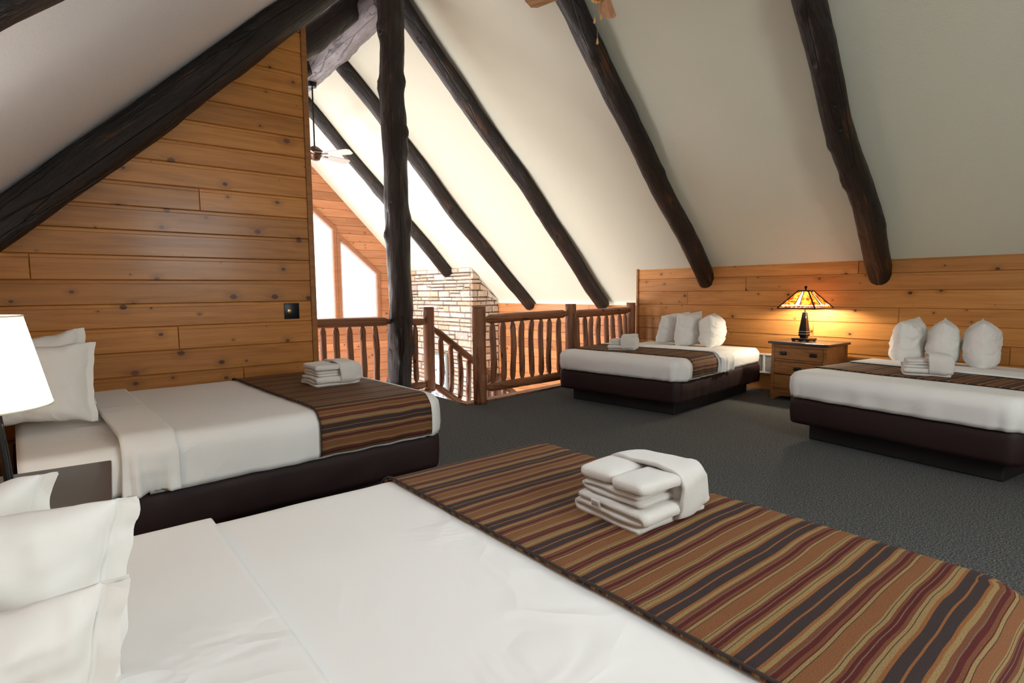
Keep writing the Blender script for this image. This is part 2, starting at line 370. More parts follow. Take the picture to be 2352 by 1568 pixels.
# ceilings: two slopes with thickness
def slope(name, polys, nrm, m, t=0.12):
    bm = bmesh.new(); n = Vector(nrm).normalized()*t
    for ps in polys:
        a = [bm.verts.new(Vector(p)) for p in ps]; b = [bm.verts.new(Vector(p)+n) for p in ps]
        fs = [bm.faces.new(a), bm.faces.new(b[::-1])]
        for i in range(len(ps)): fs.append(bm.faces.new((a[i], b[i], b[(i+1) % len(ps)], a[(i+1) % len(ps)])))
        bmesh.ops.recalc_face_normals(bm, faces=fs)
    return struct(obj(name, bm, m))
ZR = S-RIDGE_Y; ZL = zleft(RIDGE_Y)
slope('ceiling_right', [[(XE+.1, RIDGE_Y, ZR), (XG-.2, RIDGE_Y, ZR), (XG-.2, YRG+.1, S-YRG-.1), (-5.58, YRG+.1, S-YRG-.1), (-5.58, YR+.1, S-YR-.1), (XE+.1, YR+.1, S-YR-.1)]], (0, 1, 1), M_CEIL)
# left slope with an added, unseen skylight to brighten the foreground bed
KX0, KX1, KY0, KY1 = -1.18, -.22, .22, .95
L3 = lambda x, y: (x, y, zleft(y))
R4 = lambda x0, x1, y0, y1: [L3(x1, y1), L3(x1, y0), L3(x0, y0), L3(x0, y1)]
slope('ceiling_left', [R4(KX1, XE+.1, YL-.1, RIDGE_Y), R4(KX0, KX1, YL-.1, KY0), R4(KX0, KX1, KY1, RIDGE_Y), R4(XL-.15, KX0, YL-.1, RIDGE_Y), R4(XG-.2, XL-.15, -1.0, RIDGE_Y)], (0, -KL, 1), M_CEIL_LIT)
# floors
def poly_slab(name, pts, z0, z1, m):
    bm = bmesh.new(); a = [bm.verts.new((x, y, z1)) for x, y in pts]; b = [bm.verts.new((x, y, z0)) for x, y in pts]
    bm.faces.new(a); bm.faces.new(b[::-1])
    for i in range(len(pts)): bm.faces.new((a[i], b[i], b[(i+1) % len(pts)], a[(i+1) % len(pts)]))
    bmesh.ops.recalc_face_normals(bm, faces=bm.faces)
    return struct(obj(name, bm, m))
NY = 3.64
poly_slab('floor', [(XE+.1, YL-.05), (XE+.1, YR+.05), (-5.62, YR+.05), (-5.25, NY), (XS0, NY), (XS0, YL-.05)], -.25, 0, M_CARPET)
M_LOWFLOOR = simple('pale_lower_floor', (0.62, 0.52, 0.42), 0.35)
struct(obj('floor_lower', rbox(XG-.1, XE, -.95, YRG+.1, LOWZ-.1, LOWZ), M_LOWFLOOR))
# wooden nosing strip round the stair slot, and the fascia under it
bm = bmesh.new()
def strip(bm, a, b, w, z0, z1):
    a, b = Vector(a), Vector(b); n = (b-a).normalized().cross(Vector((0, 0, 1)))*w
    ps = [a, b, b+n, a+n]
    lo = [bm.verts.new((p.x, p.y, z0)) for p in ps]; hi = [bm.verts.new((p.x, p.y, z1)) for p in ps]
    bm.faces.new(hi); bm.faces.new(lo[::-1])
    for i in range(4): bm.faces.new((lo[i], lo[(i+1) % 4], hi[(i+1) % 4], hi[i]))
strip(bm, (-5.615, YR-.01, 0), (-5.235, NY-.04, 0), .13, -.02, .018)
bmesh.ops.recalc_face_normals(bm, faces=bm.faces)
struct(obj('trim_3', bm, M_RAIL))
struct(obj('trim_4', rbox(XS0-.02, XS0+.1, Y_END+.03, NY+.14, -.02, .016, .004), M_RAIL))

# the great room's walls
struct(plank_wall('wall_great', lambda u, z, d: Vector((u, YRG-d, z)), M_PINE_GX, [LOWZ+.18*k for k in range(22)], lambda z: [(XG, -5.575)], {20: [-7.1], 19: [-8.2], 17: [-6.4], 15: [-7.4], 18: [-9.0]}, seed=22, band=False))
# its far left wall with an added low window, out of view, for fill light
XW0, XW1, ZW0, ZW1 = -11.2, -6.6, -2.5, -.45
struct(plank_wall('wall_great_left', lambda u, z, d: Vector((u, -.92+d, z)), M_PINE_GX, [LOWZ+.18*k for k in range(23)], lambda z: [(XG, XW0), (XW1, XE)] if ZW0 < z < ZW1 else [(XG, -8.9), (-8.9, XE)], seed=27, band=False, extra=(ZW0, ZW1)))
# gable wall with four raking windows (two each side of the ridge)
W1 = (5.20, 6.10, 1.74)   # outer window: y from, y to, height at its outer side
W2 = (3.60, 5.05, 2.73)
WB = 0.68
def win_top(w, y): return w[2]+(w[1]-y)*.86
def gable_spans(z):
    lo, hi = max(-.9, (z-T)/KL-.1), min(YRG, S-z+.1)
    cuts = []
    for w in (W1, W2):
        if z < WB: continue
        ytop = w[1]-(z-w[2])/.86 if z > w[2] else w[1]
        ytop = max(min(w[1], ytop), w[0])
        cuts.append((w[0], ytop)); cuts.append((2*RIDGE_Y-ytop, 2*RIDGE_Y-w[0]))
    if not cuts:
        ys = sorted([W1[0], W1[0], W2[0], W2[0], 2*RIDGE_Y-W1[0], 2*RIDGE_Y-W1[0], 2*RIDGE_Y-W2[0], 2*RIDGE_Y-W2[0]])
    else: ys = sorted(v for c in cuts for v in c)
    ys = [min(max(v, lo), hi) for v in ys]
    seq = [lo]+ys+[hi]
    return [(seq[i], seq[i+1]) for i in range(0, len(seq), 2)]
ex = [WB]+[win_top(w, w[1]) for w in (W1, W2)]+[win_top(w, w[0]) for w in (W1, W2)]
struct(plank_wall('wall_far', lambda u, z, d: Vector((XG+d, u, z)), M_PINE_G, [LOWZ+.18*k for k in range(46)], gable_spans, seed=31, band=False, extra=ex))
def glass_mat():
    m, ns, ln, b = mat('window_glass'); ns.remove(b)
    t = N(ns, 'ShaderNodeBsdfTransparent'); g = N(ns, 'ShaderNodeBsdfGlossy', Roughness=0.02); mx = N(ns, 'ShaderNodeMixShader'); mx.inputs[0].default_value = 0.06
    ln.new(t.outputs[0], mx.inputs[1]); ln.new(g.outputs[0], mx.inputs[2]); ln.new(mx.outputs[0], ns['Material Output'].inputs[0])
    return m
M_GLASS = glass_mat()
M_VINYL = simple('white_sash', (0.80, 0.74, 0.70), 0.4)
def poly_ring(bm, outer, inner, x0, x1):
    n = len(outer); V = lambda p, x: bm.verts.new((x, p[0], p[1]))
    o0 = [V(p, x0) for p in outer]; o1 = [V(p, x1) for p in outer]; i0 = [V(p, x0) for p in inner]; i1 = [V(p, x1) for p in inner]
    for k in range(n):
        j = (k+1) % n
        for q in ((o1[k], o1[j], i1[j], i1[k]), (o0[j], o0[k], i0[k], i0[j]), (o0[k], o0[j], o1[j], o1[k]), (i0[j], i0[k], i1[k], i1[j])): bm.faces.new(q)
    bmesh.ops.recalc_face_normals(bm, faces=bm.faces)
def inset(p, d):
    n = len(p); out = []
    for k in range(n):
        a, b, c = Vector(p[k-1]), Vector(p[k]), Vector(p[(k+1) % n])
        e1, e2 = (b-a).normalized(), (c-b).normalized(); n1, n2 = Vector((-e1.y, e1.x)), Vector((-e2.y, e2.x))
        m = (n1+n2).normalized(); out.append(tuple(b+m*d/max(.2, m.dot(n1))))
    return out
wi = 1
for sgn in (1, -1):
    for w in (W1, W2):
        p = [(w[0], WB), (w[1], WB), (w[1], win_top(w, w[1])), (w[0], win_top(w, w[0]))]
        if sgn < 0: p = [(2*RIDGE_Y-y, z) for y, z in p][::-1]
        e = bpy.data.objects.new('window_%d' % wi, None); C.objects.link(e); struct(e); e.location = (0, 0, 0); wi += 1
        bm = bmesh.new(); poly_ring(bm, inset(p, -.072), inset(p, .0), XG-.05, XG+.022); obj('window_trim', bm, M_TRIMG, e)
        bm = bmesh.new(); poly_ring(bm, inset(p, .002), inset(p, .045), XG-.12, XG-.02); obj('window_sash', bm, M_VINYL, e)
        bm = bmesh.new(); bm.faces.new([bm.verts.new((XG-.07, y, z)) for y, z in inset(p, .04)]); obj('window_pane', bm, M_GLASS, e)
e = bpy.data.objects.new('window_%d' % wi, None); C.objects.link(e); struct(e); wi += 1  # added low side window, unseen, the opening for the side fill
bm = bmesh.new()
for a in ((XW0-.08, XW1+.08, ZW1, ZW1+.08), (XW0-.08, XW1+.08, ZW0-.08, ZW0), (XW0-.08, XW0, ZW0, ZW1), (XW1, XW1+.08, ZW0, ZW1), ((XW0+XW1)/2-.05, (XW0+XW1)/2+.05, ZW0, ZW1)): box(bm, a[0], a[1], -.97, -.90, a[2], a[3])
obj('window_trim', bm, M_TRIMG, e)
obj('window_pane', rbox(XW0, XW1, -.962, -.955, ZW0, ZW1), M_GLASS, e)
e = bpy.data.objects.new('window_%d' % wi, None); C.objects.link(e); struct(e)  # added end window, unseen, the opening for the end fill
p = [(1.4, 1.55), (3.0, 1.55), (3.0, 3.05), (1.4, 3.05)]
bm = bmesh.new(); poly_ring(bm, inset(p, -.09), inset(p, .0), XE-.02, XE+.05); obj('window_trim', bm, M_TRIM, e)
bm = bmesh.new(); poly_ring(bm, inset(p, .0), inset(p, .05), XE+.02, XE+.1); obj('window_sash', bm, M_VINYL, e)
bm = bmesh.new(); bm.faces.new([bm.verts.new((XE+.06, y, z)) for y, z in inset(p, .045)]); obj('window_pane', bm, M_GLASS, e)

e = bpy.data.objects.new('window_%d' % (wi+1), None); C.objects.link(e); struct(e)  # added skylight, unseen, the opening for the bed fill
bm = bmesh.new(); MK = Matrix.Translation(L3((KX0+KX1)/2, (KY0+KY1)/2)) @ Matrix.Rotation(math.atan(KL), 4, 'X'); hx, hy = (KX1-KX0)/2, (KY1-KY0)/2*math.hypot(1, KL)
for a in ((-hx-.06, hx+.06, hy, hy+.06), (-hx-.06, hx+.06, -hy-.06, -hy), (-hx-.06, -hx, -hy, hy), (hx, hx+.06, -hy, hy)): box(bm, *a, -.02, .0, M=MK)
obj('window_trim', bm, M_TRIM, e)
bm = bmesh.new(); box(bm, -hx, hx, -hy, hy, .10, .106, M=MK); obj('window_pane', bm, M_GLASS, e)

# ------------------------------------------------------------------ logs
def log_mesh(L, r, seed, n=28, seg=None, taper=0.0, wob=0.10, knots=6, round_end=(0, 0), bend=0.02, kn_h=0.16):
    """a peeled log along local z from 0 to L"""
    rr = random.Random(seed); bm = bmesh.new(); seg = seg or max(12, int(L/0.045))
    ks = [(rr.random()*L, rr.random()*2*PI, r*(.28+.3*rr.random()), r*kn_h*(.5+rr.random())) for _ in range(knots)]
    rings = []
    zs = []
    for i in range(seg+1):
        z = L*i/seg; zs.append(z)
    for z in zs:
        k = 1-taper*z/L
        e = 1.0
        for side, amt in ((0, round_end[0]), (1, round_end[1])):
            dd = z if side == 0 else L-z
            if amt > 0 and dd < amt: e = min(e, math.sqrt(max(0.03, 1-(1-dd/amt)**2)))
        cx = bend*math.sin(z*1.7+seed)+bend*.6*math.sin(z*3.9+seed*2.3); cy = bend*math.cos(z*1.3+seed*1.7)
        ring = []
        for a in range(n):
            th = 2*PI*a/n; p = Vector((math.cos(th), math.sin(th), 0))
            q = r*k*e
            q *= 1+wob*noise.noise(Vector((p.x*1.3+seed*7.1, p.y*1.3, z*2.2)))+wob*.45*noise.noise(Vector((p.x*3.5, p.y*3.5+seed*3.3, z*7)))
            for kz, ka, ksz, kh in ks:
                da = (th-ka+PI) % (2*PI)-PI; d2 = ((z-kz)/(ksz*1.5))**2+(da*r/ksz)**2
                if d2 < 6: q += kh*math.exp(-d2*1.4)-(kh*.9*math.exp(-d2*14) if kh > r*.09 else 0)
            ring.append(bm.verts.new((cx+p.x*q, cy+p.y*q, z)))
        rings.append(ring)
    for a, b in zip(rings, rings[1:]):
        for k in range(n): bm.faces.new((a[k], a[(k+1) % n], b[(k+1) % n], b[k]))
    bm.faces.new(rings[0][::-1]); bm.faces.new(rings[-1])
    return bm
def place_z(o, a, b):
    a, b = Vector(a), Vector(b); o.location = a; o.rotation_mode = 'QUATERNION'; o.rotation_quaternion = (b-a).to_track_quat('Z', 'Y')
def log(name, a, b, r, seed, m, parent=None, **k):
    o = obj(name, log_mesh((Vector(b)-Vector(a)).length, r, seed, **k), m, parent, smooth=True); place_z(o, a, b); return o
RG = 'dark log rafters under the roof slopes'
def rafter_r(x, y_end, r, seed, label, drop=.09, x1=None):
    k = drop/math.sqrt(2); x1 = x if x1 is None else x1
    a = (x1, RIDGE_Y+.05, S-RIDGE_Y-.05-2*k); b = (x, y_end, S-y_end-2*k)
    return tag(log('log_rafter', a, b, r, seed, M_LOG, round_end=(0, .10), knots=9, wob=.09), label, 'rafter', RG)
rafter_r(-2.28, 7.26, .122, 3, 'dark log rafter on the right slope ending above the far right bed', .10, -2.10)
rafter_r(-4.42, 7.22, .125, 8, 'dark log rafter crossing behind the fan pull chains, ending above the white bed pillows', .10, -4.27)
rafter_r(-6.64, 7.58, .118, 5, 'dark log rafter running from post top down to the railing corner', .09)
rafter_r(-8.75, 7.66, .118, 14, 'dark log rafter passing just behind the post, ending right of the chimney', .09)
rafter_r(-10.62, 6.92, .118, 17, 'farthest dark log rafter, its tip against the top of the stone chimney', .09)
def rafter_l(x, r, seed, label, y0=YL+.03, drop=.11):
    k = drop*1.38; f = lambda y: zleft(y)-k
    return tag(log('log_rafter', (x, RIDGE_Y-.05, f(RIDGE_Y-.05)), (x, y0, f(y0)), r, seed, M_LOG, knots=10, wob=.09), label, 'rafter', RG)
rafter_l(-4.86, .125, 21, 'thick dark log rafter slanting along the top of the left plank wall', drop=.125)
rafter_l(-1.40, .125, 25, 'dark log rafter cut off by the top left corner of the photo', drop=.125)
rafter_l(-6.95, .15, 27, 'dark log rafter on the left slope meeting the post top from the left', y0=1.0, drop=.20)
rafter_l(-8.75, .14, 29, 'short visible dark log behind the plank wall edge, under the pale ridge log', y0=1.0, drop=.36)
tag(log('ridge_log', (-6.42, RIDGE_Y, 4.80), (XG+.05, RIDGE_Y, 4.74), .20, 33, M_RIDGE_LIT, knots=18, wob=.12, n=32), 'pale lit ridge log running away behind the post top', 'ridge beam')
tag(log('log_post', (-6.36, RIDGE_Y-.005, 0), (-6.36, RIDGE_Y+.0, 5.22), .148, 41, M_POST, knots=20, wob=.13, n=40, bend=.018, kn_h=.22), 'tall knotty dark log post standing in the railing from floor to ridge', 'post')

# ------------------------------------------------------------------ railings
def peg(L, r, seed):
    """a baluster: bowed log with narrowed tenon ends"""
    rr = random.Random(seed); bm = bmesh.new(); n = 12; seg = 22; rings = []
    bx, by, ph = (rr.random()-.5)*.045, (rr.random()-.5)*.03, rr.random()*3
    for i in range(seg+1):
        t = i/seg; z = L*t
        e = min(t, 1-t)*L
        q = r*(.52 if e < .035 else (.52+.48*min(1, (e-.035)/.05)))
        q *= 1+.12*noise.noise(Vector((seed*3.1, 0, z*6)))
        w = math.sin(PI*t); cx = bx*w+.008*math.sin(z*9+ph); cy = by*w
        rings.append([bm.verts.new((cx+math.cos(2*PI*k/n)*q*(1+.07*noise.noise(Vector((k, seed, z*5)))), cy+math.sin(2*PI*k/n)*q, z)) for k in range(n)])
    for a, b in zip(rings, rings[1:]):
        for k in range(n): bm.faces.new((a[k], a[(k+1) % n], b[(k+1) % n], b[k]))
    bm.faces.new(rings[0][::-1]); bm.faces.new(rings[-1])
    return bm
def baluster(a, b, seed, parent, r=.029):
    a, b = Vector(a), Vector(b); o = obj('baluster', peg((b-a).length, r, seed), M_RAIL, parent, smooth=True); place_z(o, a, b); return o
def rail_log(name, a, b, r, seed, parent):
    """a rail with necked ends that enter the posts"""
    L = (Vector(b)-Vector(a)).length; bm = log_mesh(L, r, seed, n=18, seg=max(16, int(L/.03)), knots=4, wob=.08, bend=.008)
    for v in bm.verts:
        e = min(v.co.z, L-v.co.z)
        if e < .14:
            s = .6+.4*min(1, max(0, (e-.06)/.06)); v.co.x *= s; v.co.y *= s
    o = obj(name, bm, M_RAIL, parent, smooth=True); place_z(o, a, b); return o
def lerp(a, b, t): return Vector(a)+(Vector(b)-Vector(a))*t
# gallery railing past the plank wall, through the post, to the stair newel
t1 = thing('log_railing', 'log railing at the loft edge crossing the tall post, below the bright windows', 'railing', (XS0, 1.9, 0))
def loc(p): return (p[0]-XS0, p[1]-1.9, p[2])
rail_log('top_rail', loc((-6.37, 1.9, .945)), loc((-6.36, 3.27, .93)), .053, 3, t1)
rail_log('top_rail', loc((-6.36, 3.44, .915)), loc((-6.37, 3.80, .90)), .046, 4, t1)
rail_log('bottom_rail', loc((-6.37, 1.9, .10)), loc((-6.36, 3.27, .09)), .05, 5, t1)
rail_log('bottom_rail', loc((-6.36, 3.44, .09)), loc((-6.37, 3.80, .09)), .048, 6, t1)
for i, y in enumerate((2.06, 2.22, 2.39, 2.545, 2.715, 2.874, 3.038)): baluster(loc((-6.37, y, .10)), loc((-6.37, y, .93)), 60+i, t1, .038)
baluster(loc((-6.37, 3.59, .10)), loc((-6.37, 3.585, .90)), 70, t1, .036)
np_ = log('newel_post', loc((-6.37, 3.80, 0)), loc((-6.37, 3.80, 1.10)), .072, 44, M_RAIL, t1, knots=4, wob=.05, bend=.004)
# stair railing going down from that newel
t2 = thing('stair_railing', 'log stair handrail slanting down past the stone chimney', 'railing', (-6.37, 3.8, 0))
def loc2(y, z): return (0, y-3.8, z)
rail_log('handrail', loc2(3.84, .835), loc2(5.75, -.60), .045, 8, t2)
rail_log('bottom_rail', loc2(3.84, .09), loc2(5.75, -1.28), .045, 9, t2)
for i, y in enumerate((3.975, 4.13, 4.27, 4.42, 4.58, 4.75, 5.05, 5.2, 5.35, 5.5)):
    z = .835-(y-3.84)*.7513; zb = .09-(y-3.84)*.7173
    baluster(loc2(y, zb), loc2(y, z), 80+i, t2, .036)
log('newel_post', loc2(4.90, -1.0), loc2(4.90, .12), .07, 47, M_RAIL, t2, knots=3, wob=.05, bend=.004)
# railing along the stair slot, from the newel to the knee wall
A, B = Vector((-5.236, 3.79, 0)), Vector((-5.60, 6.96, 0))
t3 = thing('log_railing', 'log railing beside the stair opening, reaching from the front newel to the knee wall', 'railing', A)
PM = lerp(A, B, .525)
def lv(p, z): return (p[0]-A.x, p[1]-A.y, z)
log('newel_post', lv(A, 0), lv(A, 1.125), .078, 51, M_RAIL, t3, knots=5, wob=.05, bend=.004)
log('newel_post', lv(PM, 0), lv(PM, 1.115), .073, 53, M_RAIL, t3, knots=4, wob=.05, bend=.004)
log('newel_post', lv(B, 0), lv(B, 1.10), .070, 55, M_RAIL, t3, knots=4, wob=.05, bend=.004)
for (p, q, s) in ((A, PM, 11), (PM, B, 15)):
    u = (q-p).normalized()*.05
    rail_log('top_rail', lv(p+u, .965), lv(q-u, .99), .055, s, t3); rail_log('bottom_rail', lv(p+u, .175), lv(q-u, .16), .055, s+1, t3)
for i, yy in enumerate((3.993, 4.168, 4.333, 4.505, 4.692, 4.86, 5.025, 5.205, 5.604, 5.785, 5.941, 6.112, 6.31, 6.458, 6.646, 6.80)):
    p = lerp(A, B, (yy-A.y)/(B.y-A.y)); baluster(lv(p, .175), lv(p, .965), 100+i, t3, .037)
# the flight of stairs
st = thing('staircase', 'wooden stairs going down through the opening between the two railings', 'stairs', (-5.85, 3.7, 0))
for k in range(11):
    obj('tread', rbox(-.50, .36, k*.25+.02, k*.25+.32, -.19*(k+1)-.04, -.19*(k+1), .008), M_RAIL, st)
bm = bmesh.new()
for sx in (-.53, .38):
    ps = [(0.0, -.05), (0.0, -.35), (2.75, -2.44), (2.75, -2.14)]
    f = [bm.verts.new((sx-.02, y, z)) for y, z in ps]; g = [bm.verts.new((sx+.02, y, z)) for y, z in ps]
    bm.faces.new(f); bm.faces.new(g[::-1])
    for i in range(4): bm.faces.new((f[i], g[i], g[(i+1) % 4], f[(i+1) % 4]))
bmesh.ops.recalc_face_normals(bm, faces=bm.faces); obj('stringer', bm, M_RAIL, st)

# ------------------------------------------------------------------ stone chimney
def stone_mat():
    m, ns, ln, b = mat('ledge_stone', 0.85, 0.2)
    at = N(ns, 'ShaderNodeAttribute', attribute_name='rnd'); geo = N(ns, 'ShaderNodeNewGeometry')
    r = ramp(ns, [(0, (0.56, 0.47, 0.38)), (.3, (0.72, 0.65, 0.57)), (.55, (0.58, 0.42, 0.29)), (.75, (0.76, 0.70, 0.63)), (1, (0.50, 0.43, 0.37))]); ln.new(at.outputs['Fac'], r.inputs[0])
    n = N(ns, 'ShaderNodeTexNoise', Scale=14.0, Detail=6.0, Roughness=0.65); ln.new(geo.outputs['Position'], n.inputs['Vector'])
    t = ramp(ns, [(.3, (.72, .70, .68)), (.7, (1.2, 1.18, 1.15))]); ln.new(n.outputs[0], t.inputs[0])
    ln.new(mixc(ns, ln, 1.0, r.outputs[0], t.outputs[0], 'MULTIPLY'), b.inputs['Base Color']); bump(ns, ln, b, n.outputs[0], .6, .02)
    return m
M_STONE = stone_mat(); M_MORTAR = simple('mortar', (0.16, 0.13, 0.11), 0.95)
CX0, CX1, CY0 = XG+.03, -9.82, 6.90
ch = thing('stone_chimney', 'stacked ledge stone chimney rising from the great room to the roof slope', 'chimney', (CX1, CY0, LOWZ))
def chim_core():
    bm = bmesh.new(); ps = [(CY0+.025, LOWZ), (YRG-.02, LOWZ), (YRG-.02, S-YRG), (CY0+.025, S-CY0-.05)]
    f = [bm.verts.new((CX0-CX1, y-CY0, z-LOWZ)) for y, z in ps]; g = [bm.verts.new((-.025, y-CY0, z-LOWZ)) for y, z in ps]
    bm.faces.new(f); bm.faces.new(g[::-1])
    for i in range(4): bm.faces.new((f[i], g[i], g[(i+1) % 4], f[(i+1) % 4]))
    bmesh.ops.recalc_face_normals(bm, faces=bm.faces); return bm
obj('mortar_core', chim_core(), M_MORTAR, ch)
def stones():
    r = random.Random(5); bm = bmesh.new(); vals = []
    def stone(face, u0, u1, z0, z1, top=None):
        g = .007; pr = .012+.03*r.random(); nu = 3; v = r.random()
        us = [u0+g, u0+g+.012, u1-g-.012, u1-g]; zs = [z0+g, z0+g+.012, z1-g-.012, z1-g]
        ds = [[0 if (i in (0, 3) or j in (0, 3)) else pr*(.8+.4*r.random()) for j in range(4)] for i in range(4)]
        jit = [[(r.uniform(-.006, .006), r.uniform(-.006, .006)) for j in range(4)] for i in range(4)]
        vs = []
        for i in range(4):
            row = []
            for j in range(4):
                u = us[i]+jit[i][j][0]; z = zs[j]+jit[i][j][1]; d = ds[i][j]-.022*(1 if (i in (0, 3) or j in (0, 3)) else 0)
                if top is not None: z = min(z, top(u))
                p = (u, -d, z) if face == 0 else (d, u, z)
                row.append(bm.verts.new((p[0]-(CX1 if face == 0 else 0), p[1]-(0 if face == 0 else CY0), p[2]-LOWZ)))
            vs.append(row)
        for i in range(3):
            for j in range(3):
                q = (vs[i][j], vs[i+1][j], vs[i+1][j+1], vs[i][j+1]); bm.faces.new(q); vals.append(v)
    z = LOWZ
    while z < S-CY0-.02:
        h = r.choice((.08, .10, .12, .15, .18)); z1 = min(z+h, S-CY0)
        # front face
        u = CX0
        while u < CX1-.02:
            L = r.uniform(.18, .60); u1 = min(u+L, CX1)
            if CX1-u1 < .1: u1 = CX1
            if h > .13 and r.random() < .5:
                zm = z+h*r.uniform(.4, .6); stone(0, u, u1, z, zm); stone(0, u, u1, zm, z1)
            else: stone(0, u, u1, z, z1)
            u = u1
        u = CY0; lim = lambda q: S-q+.0
        while u < YRG-.02 and z < S-u-.03:
            L = r.uniform(.13, .36); u1 = min(u+L, YRG)
            if YRG-u1 < .09: u1 = YRG
            stone(1, u, u1, z, z1, lim); u = u1
        z = z1
    bmesh.ops.recalc_face_normals(bm, faces=bm.faces)
    o = obj('stone_facing', bm, M_STONE, ch); a = o.data.attributes.new('rnd', 'FLOAT', 'FACE'); a.data.foreach_set('value', vals)
    return o
stones()
# framed picture on the chimney face
def pic_mat():
    m, ns, ln, b = mat('winter_print', 0.3, 0.5)
    tc = N(ns, 'ShaderNodeTexCoord'); n = N(ns, 'ShaderNodeTexNoise', Scale=7.0, Detail=4.0); ln.new(tc.outputs['Object'], n.inputs['Vector'])
    r = ramp(ns, [(.35, (.12, .18, .34)), (.47, (.55, .66, .72)), (.56, (.85, .87, .86)), (1, (.9, .9, .88))]); ln.new(n.outputs[0], r.inputs[0]); ln.new(r.outputs[0], b.inputs['Base Color'])
    return m
pf = thing('framed_picture', 'pale framed picture with a green-grey frame on the chimney, seen between stair balusters', 'picture', (-11.15, CY0-.075, -.72))
bm = bmesh.new()
for a in ((-.47, .47, .56, .62), (-.47, .47, -.62, -.56), (-.47, -.41, -.56, .56), (.41, .47, -.56, .56)): box(bm, a[0], a[1], -.02, .02, a[2], a[3], .004)
obj('picture_frame', bm, simple('green_grey_frame', (.22, .28, .26), .5), pf)
obj('print', rbox(-.41, .41, -.006, .006, -.56, .56), pic_mat(), pf)

# ------------------------------------------------------------------ beds
def wrinkle(x, y, s, amp):
    p = Vector((x*2.1+s*3.7, y*2.1, s)); a = noise.noise(p)*.6+noise.noise(p*2.7)*.28+noise.noise(p*6.1)*.12
    return a*amp
class Shell:
    """rounded box of bedding: maps a point on the flat-sided cage to the rounded surface (local: x across, y 0 foot .. L head)"""
    def __init__(s, Wd, L, z0, z1, r, seed, plan=.12, amp=.006):
        s.W, s.L, s.z0, s.z1, s.r, s.seed, s.plan, s.amp = Wd, L, z0, z1, r, seed, plan, amp
    def pt(s, c, off=0.0, amp=None, fold=0.0, ff=9):
        hw = s.W/2; r = s.r; x, y, z = c
        # round the plan corners first
        pr = s.plan; cx = min(max(x, -hw+pr), hw-pr); cy = max(y, pr)
        dv = Vector((x-cx, y-cy, 0)); onside = abs(x) >= hw-1e-6 or y <= 1e-6
        kx, ky = min(max(x, -hw+r), hw-r), max(y, r)
        kz = min(z, s.z1-r)
        core = Vector((kx, ky, kz)); nv = Vector((x, y, z))-core
        l = nv.length; n = nv/l if l > 1e-6 else Vector((0, 0, 1))
        p = core+n*r
        if abs(x) > hw-pr and y < pr:   # pull the vertical corner in
            q = Vector((p.x-math.copysign(hw-pr, p.x), p.y-pr, 0))
            if abs(p.x) > hw-pr and p.y < pr and q.length > 1e-6:
                m = max(abs(q.x), abs(q.y)); f = m/q.length
                p = Vector((math.copysign(hw-pr, p.x)+q.x*f, pr+q.y*f, p.z))
        a = s.amp if amp is None else amp
        d = off+wrinkle(p.x+p.z*.7, p.y+p.z*.5, s.seed, a)
        # sagging sides: softer bulge half way down
        if z < s.z1-r*.5:
            t = (s.z1-z)/(s.z1-s.z0); d += .012*math.sin(PI*min(1, t))
            if abs(x) > hw-pr*1.6 and y < pr*1.6: d += .009*min(1, t*1.6)*math.sin(math.atan2(abs(x)-hw+pr*1.6, pr*1.6-y+1e-6)*17+s.seed)*(1 if s.plan > .1 else .15)
            if fold: d += fold*t*noise.noise(Vector((p.x*ff+p.y*ff, s.seed*2.0, p.z*2)))+.007*min(1, t*2)*noise.noise(Vector(((p.x+p.y)*3.2, s.seed, p.z*17)))
        return p+n*d
    def grid(s, x0, x1, y0, y1, drop, foot, off, amp=None, step=.03, fold=0.0, ff=9):
        """cloth piece over the top between y0..y1, dropping over both sides (drop m) and over the foot if foot"""
        hw = s.W/2
        def xs():
            a = [('t', -hw+i*(2*hw)/max(1, round(2*hw/step))) for i in range(round(2*hw/step)+1)]
            nd = max(1, round(drop/step)); L = [('l', drop*(nd-i)/nd) for i in range(nd)]; R = [('r', drop*(i+1)/nd) for i in range(nd)]
            return L+a+R
        def ys():
            a = [('t', y0+i*(y1-y0)/max(1, round((y1-y0)/step))) for i in range(round((y1-y0)/step)+1)]
            if foot:
                nd = max(1, round(foot/step)); a = [('f', foot*(nd-i)/nd) for i in range(nd)]+a
            return a
        bm = bmesh.new(); uvl = bm.loops.layers.uv.new('UVMap'); V = []; UV = {}
        for ky, y in ys():
            row = []
            for kx, x in xs():
                yy = y if ky == 't' else 0.0; zz = s.z1
                xx = x if kx == 't' else (-hw if kx == 'l' else hw)
                dz = 0
                if kx != 't': dz = x
                if ky == 'f': dz = max(dz, y)
                zz -= dz
                v = bm.verts.new(s.pt((xx, yy, zz), off, amp, fold, ff))
                UV[v] = ((xx if kx == 't' else (xx-x if kx == 'l' else xx+x)), (yy if ky == 't' else -y)); row.append(v)
            V.append(row)
        row_f = [ky == 'f' for ky, _ in ys()]; ndx = max(1, round(drop/step)) if drop else 0
        for ia, (a, b) in enumerate(zip(V, V[1:])):
            for k in range(len(a)-1):
                if foot and row_f[ia] and (k < ndx or k >= len(a)-1-ndx): continue
                f = bm.faces.new((a[k], a[k+1], b[k+1], b[k]))
                for lp in f.loops: lp[uvl].uv = UV[lp.vert]
        if foot:
            bmesh.ops.delete(bm, geom=[v for v in bm.verts if not v.link_faces], context='VERTS')
            bmesh.ops.remove_doubles(bm, verts=bm.verts, dist=.0015)
        return bm
def thicken(o, t, off=-1):
    m = o.modifiers.new('thickness', 'SOLIDIFY'); m.thickness = t; m.offset = off
